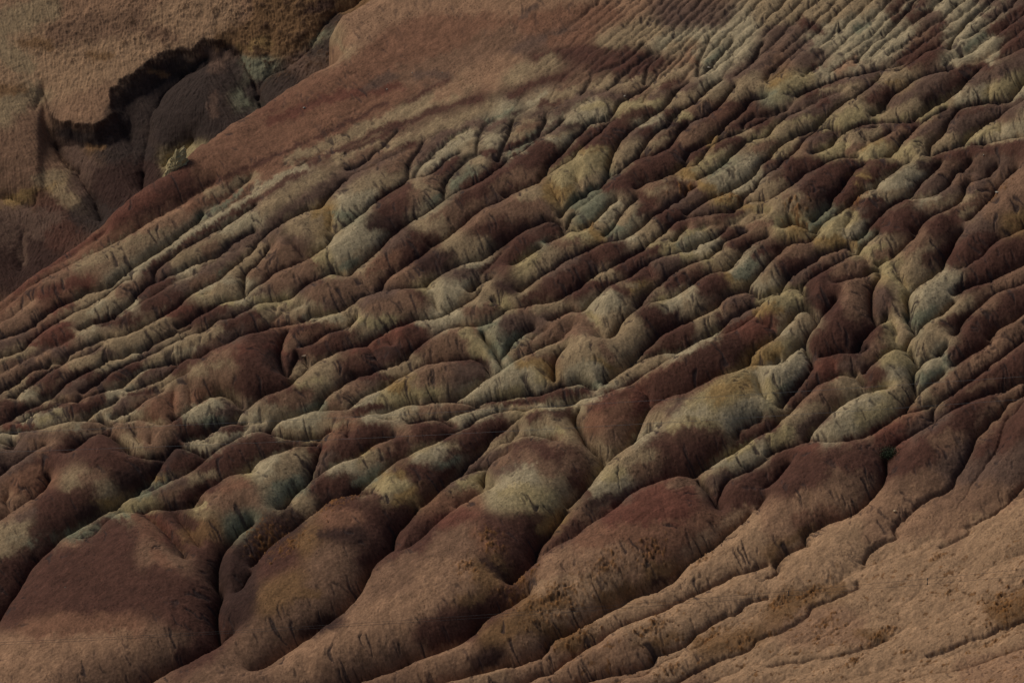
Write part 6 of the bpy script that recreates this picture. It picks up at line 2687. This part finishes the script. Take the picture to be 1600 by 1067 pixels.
# overhead cables strung across in front of the slope, about 150 m from the camera
wire_mat = plain("weathered_aluminium", (0.30, 0.30, 0.29), 0.5)
dark_wire = plain("dark_cable_sheath", (0.10, 0.09, 0.085), 0.6)
WD = 150.0
def wire_pts(uv):
    """hangs through the surveyed positions, running on past both sides of the frame"""
    uv = np.array(uv, float)
    c = np.polyfit(uv[:, 0], uv[:, 1], 2)
    u = np.linspace(-500, 2100, 60)
    v = np.polyval(c, u)
    return EYE + ray(u, v) * WD
def wire(name, uv, r, mat, parent=None):
    V, Fc = tube(wire_pts(uv), r, 6)
    return link_mesh(name, V, Fc, mat, parent, True)
w = wire("overhead_cable", [(0, 706), (400, 692), (800, 674), (1000, 662), (1200, 650), (1600, 624)], 0.0042, wire_mat)
tag(w, "thin pale overhead cable crossing the middle of the slope, lower of the two there", "cable", "overhead cables")
w = wire("overhead_cable", [(0, 677), (300, 662), (575, 651), (930, 631), (1200, 615), (1600, 588)], 0.0042, wire_mat)
tag(w, "thin pale overhead cable crossing the middle of the slope, upper of the two there", "cable", "overhead cables")
pair = bpy.data.objects.new("overhead_cable_pair", None)
scene.collection.objects.link(pair)
tag(pair, "two thin dark overhead cables held apart by small spacers, low across the tan apron", "cable", "overhead cables")
la = [(0, 1007), (195, 997), (600, 975), (1050, 943), (1232, 931), (1600, 899)]
lb = [(0, 1003), (195, 994), (600, 971), (1050, 937), (1232, 924), (1600, 889)]
wa = wire("wire", la, 0.0042, dark_wire, pair)
wb = wire("wire", lb, 0.0042, dark_wire, pair)
ca, cb = np.polyfit(*zip(*la), 2), np.polyfit(*zip(*lb), 2)
for u in (1232.0, 1449.0):
    a = EYE + ray(np.array([u]), np.array([np.polyval(ca, u)]))[0] * WD
    b = EYE + ray(np.array([u]), np.array([np.polyval(cb, u)]))[0] * WD
    V, Fc = tube([a - (b - a) * .12, a + (b - a) * .1, a + (b - a) * .5, a + (b - a) * .9, b + (b - a) * .12], [0.018, 0.018, 0.008, 0.018, 0.018], 8)
    link_mesh("spacer", V, Fc, dark_wire, pair, True)

# the one bush, rooted in a gully
def bush(u, v, size):
    g = on_ground(u, v + 4)
    root = bpy.data.objects.new("bush", None)
    scene.collection.objects.link(root)
    root.location = g
    tag(root, "small dark green bush rooted in the gully below the pale ridges", "bush")
    bark = plain("bark", (0.07, 0.05, 0.035), 0.9, 0.3)
    leaf = plain("bush_leaves", (0.035, 0.055, 0.02), 0.8, 0.45, 6)
    V, Fc = [], []
    tips = []
    for k in range(9):
        a = rng.uniform(0, 2 * math.pi); sp = rng.uniform(0.3, 1.0)
        p = [np.zeros(3) - [0, 0, 0.15], np.array([math.cos(a) * sp * .35, math.sin(a) * sp * .35, .3]) * size,
             np.array([math.cos(a) * sp * .8, math.sin(a) * sp * .8, rng.uniform(.3, .75)]) * size]
        tips += [p[1], p[2], (p[1] + p[2]) / 2]
        tv, tf = tube(p, [0.04, 0.03, 0.012], 5)
        b = len(V); V += tv; Fc += [tuple(i + b for i in f) for f in tf]
    link_mesh("stem", V, Fc, bark, root)
    V, Fc = [], []
    for _ in range(2600):
        t = tips[rng.integers(len(tips))]
        c = t + rng.standard_normal(3) * np.array([.20, .20, .13]) * size
        if c[2] < -0.1:
            c[2] = -c[2]
        a = rng.standard_normal(3); a /= np.linalg.norm(a)
        b = np.cross(a, rng.standard_normal(3)); b /= np.linalg.norm(b)
        s = rng.uniform(0.03, 0.07)
        k = len(V)
        V += [c - a * s, c + b * s * .5, c + a * s, c - b * s * .5]
        Fc.append((k, k + 1, k + 2, k + 3))
    link_mesh("foliage", V, Fc, leaf, root)
bush(1388, 713, 1.25)

# loose pale stones lying on the slope
def stone(u, v, s, label, col, far=False, cat="stone"):
    if far:
        dd = (fu - u) ** 2 + (fv - v) ** 2
        g = PF[np.unravel_index(dd.argmin(), dd.shape)]
    else:
        g = on_ground(u, v)
    import bmesh
    bm = bmesh.new()
    bmesh.ops.create_icosphere(bm, subdivisions=3, radius=1.0)
    ax = np.array([rng.uniform(.8, 1.3), rng.uniform(.7, 1.1), rng.uniform(.5, .8)]) * s
    cuts = []
    for _ in range(9):
        n = rng.standard_normal(3); n /= np.linalg.norm(n)
        cuts.append((n, rng.uniform(.55, .85)))
    for vv in bm.verts:
        q = np.array(vv.co)
        for n, dcut in cuts:
            ov = q @ n - dcut
            if ov > 0:
                q = q - n * ov
        vv.co = q * ax
    me = bpy.data.meshes.new("stone")
    bm.to_mesh(me); bm.free()
    me.materials.append(plain("stone_face", col, 0.85, 0.25, 4 / s))
    o = bpy.data.objects.new("stone", me)
    o.location = g + np.array([0, 0, 0.25 * s])
    o.rotation_euler = (0, 0, rng.uniform(0, 6))
    scene.collection.objects.link(o)
    tag(o, label, cat, "pale stones lying on the slopes")
    return o
W = (0.50, 0.46, 0.38)
stone(475, 168, 0.17, "small white stone on the smooth red-brown slope, beside the ravine edge", W)
stone(604, 140, 0.10, "tiny pale stone in the middle of the smooth red-brown slope", W)
stone(1557, 301, 0.17, "pale grey stone lodged in a gully near the right edge", W)
stone(1398, 798, 0.17, "pale tan stone on the apron below the bush", (0.55, 0.42, 0.26))
stone(976, 150, 0.13, "tiny white stone at the foot of a pale bulge, near a dark crease", W)
stone(1107, 107, 0.16, "pale stone caught in a crack between pale furrows", W)
stone(1537, 242, 0.11, "tiny white stone on the maroon ridge by the right edge", W)
stone(1128, 50, 0.09, "tiny white stone on the purple bed high on the slope", W)
stone(101, 917, 0.09, "tiny pale stone on the dark flank of the lower left hill", (0.45, 0.38, 0.28))
stone(643, 114, 0.08, "tiny white chip on the dark patch of the smooth slope", W)
stone(690, 114, 0.08, "tiny white chip at the right end of the dark patch", W)
stone(475, 557, 0.34, "angular tan block wedged above a dark hollow between two maroon ridges", (0.30, 0.22, 0.15))

# weathered crag standing on the shoulder of the near slope, above the ravine
def crag_rock():
    g = on_ground(262, 292)
    import bmesh
    bm = bmesh.new()
    bmesh.ops.create_icosphere(bm, subdivisions=6, radius=1.0)
    r = np.random.default_rng(5)
    lobes = [(np.array([-.5, .1, -.2]), .55), (np.array([.1, 0, .15]), .7), (np.array([.6, .1, .45]), .42), (np.array([-.2, 0, -.6]), .5), (np.array([.35, 0, -.2]), .6)]
    V = np.array([v.co for v in bm.verts])
    R = np.zeros(len(V)) + 0.6
    for c, q in lobes:
        n = c / np.linalg.norm(c)
        R = np.maximum(R, 0.6 + q * 0.7 * np.exp((V @ n - 1) * 2.2))
    for k in range(60):
        n = r.standard_normal(3); n /= np.linalg.norm(n)
        f = 2 ** r.uniform(1, 4.2)
        R = R * (1 + 0.035 / f ** .5 * np.sin(f * (V @ n) * 2.4 + r.uniform(0, 6)))
    V = V * R[:, None] * np.array([1.35, 1.2, 1.7])
    V[:, 2] += 0.45 * V[:, 0]
    for v, q in zip(bm.verts, V):
        v.co = q
    me = bpy.data.meshes.new("crag")
    bm.to_mesh(me); bm.free()
    m = rock_material("crag_stone", 0.8)
    a = me.attributes.new("rock", 'FLOAT_COLOR', 'POINT')
    c = np.tile(np.array([*(lin((132, 122, 92)) * ALB * 1.0), 1.0]), (len(V), 1))
    a.data.foreach_set("color", c.reshape(-1).astype(np.float32))
    me.materials.append(m)
    o = bpy.data.objects.new("crag", me)
    u0 = EYE + ray(np.array([276.0]), np.array([262.0]))[0] * (((g - EYE) @ VIEW) + 3.0)
    o.location = u0
    scene.collection.objects.link(o)
    tag(o, "pale olive crag jutting up at the edge of the dark ravine", "rock")
crag_rock()
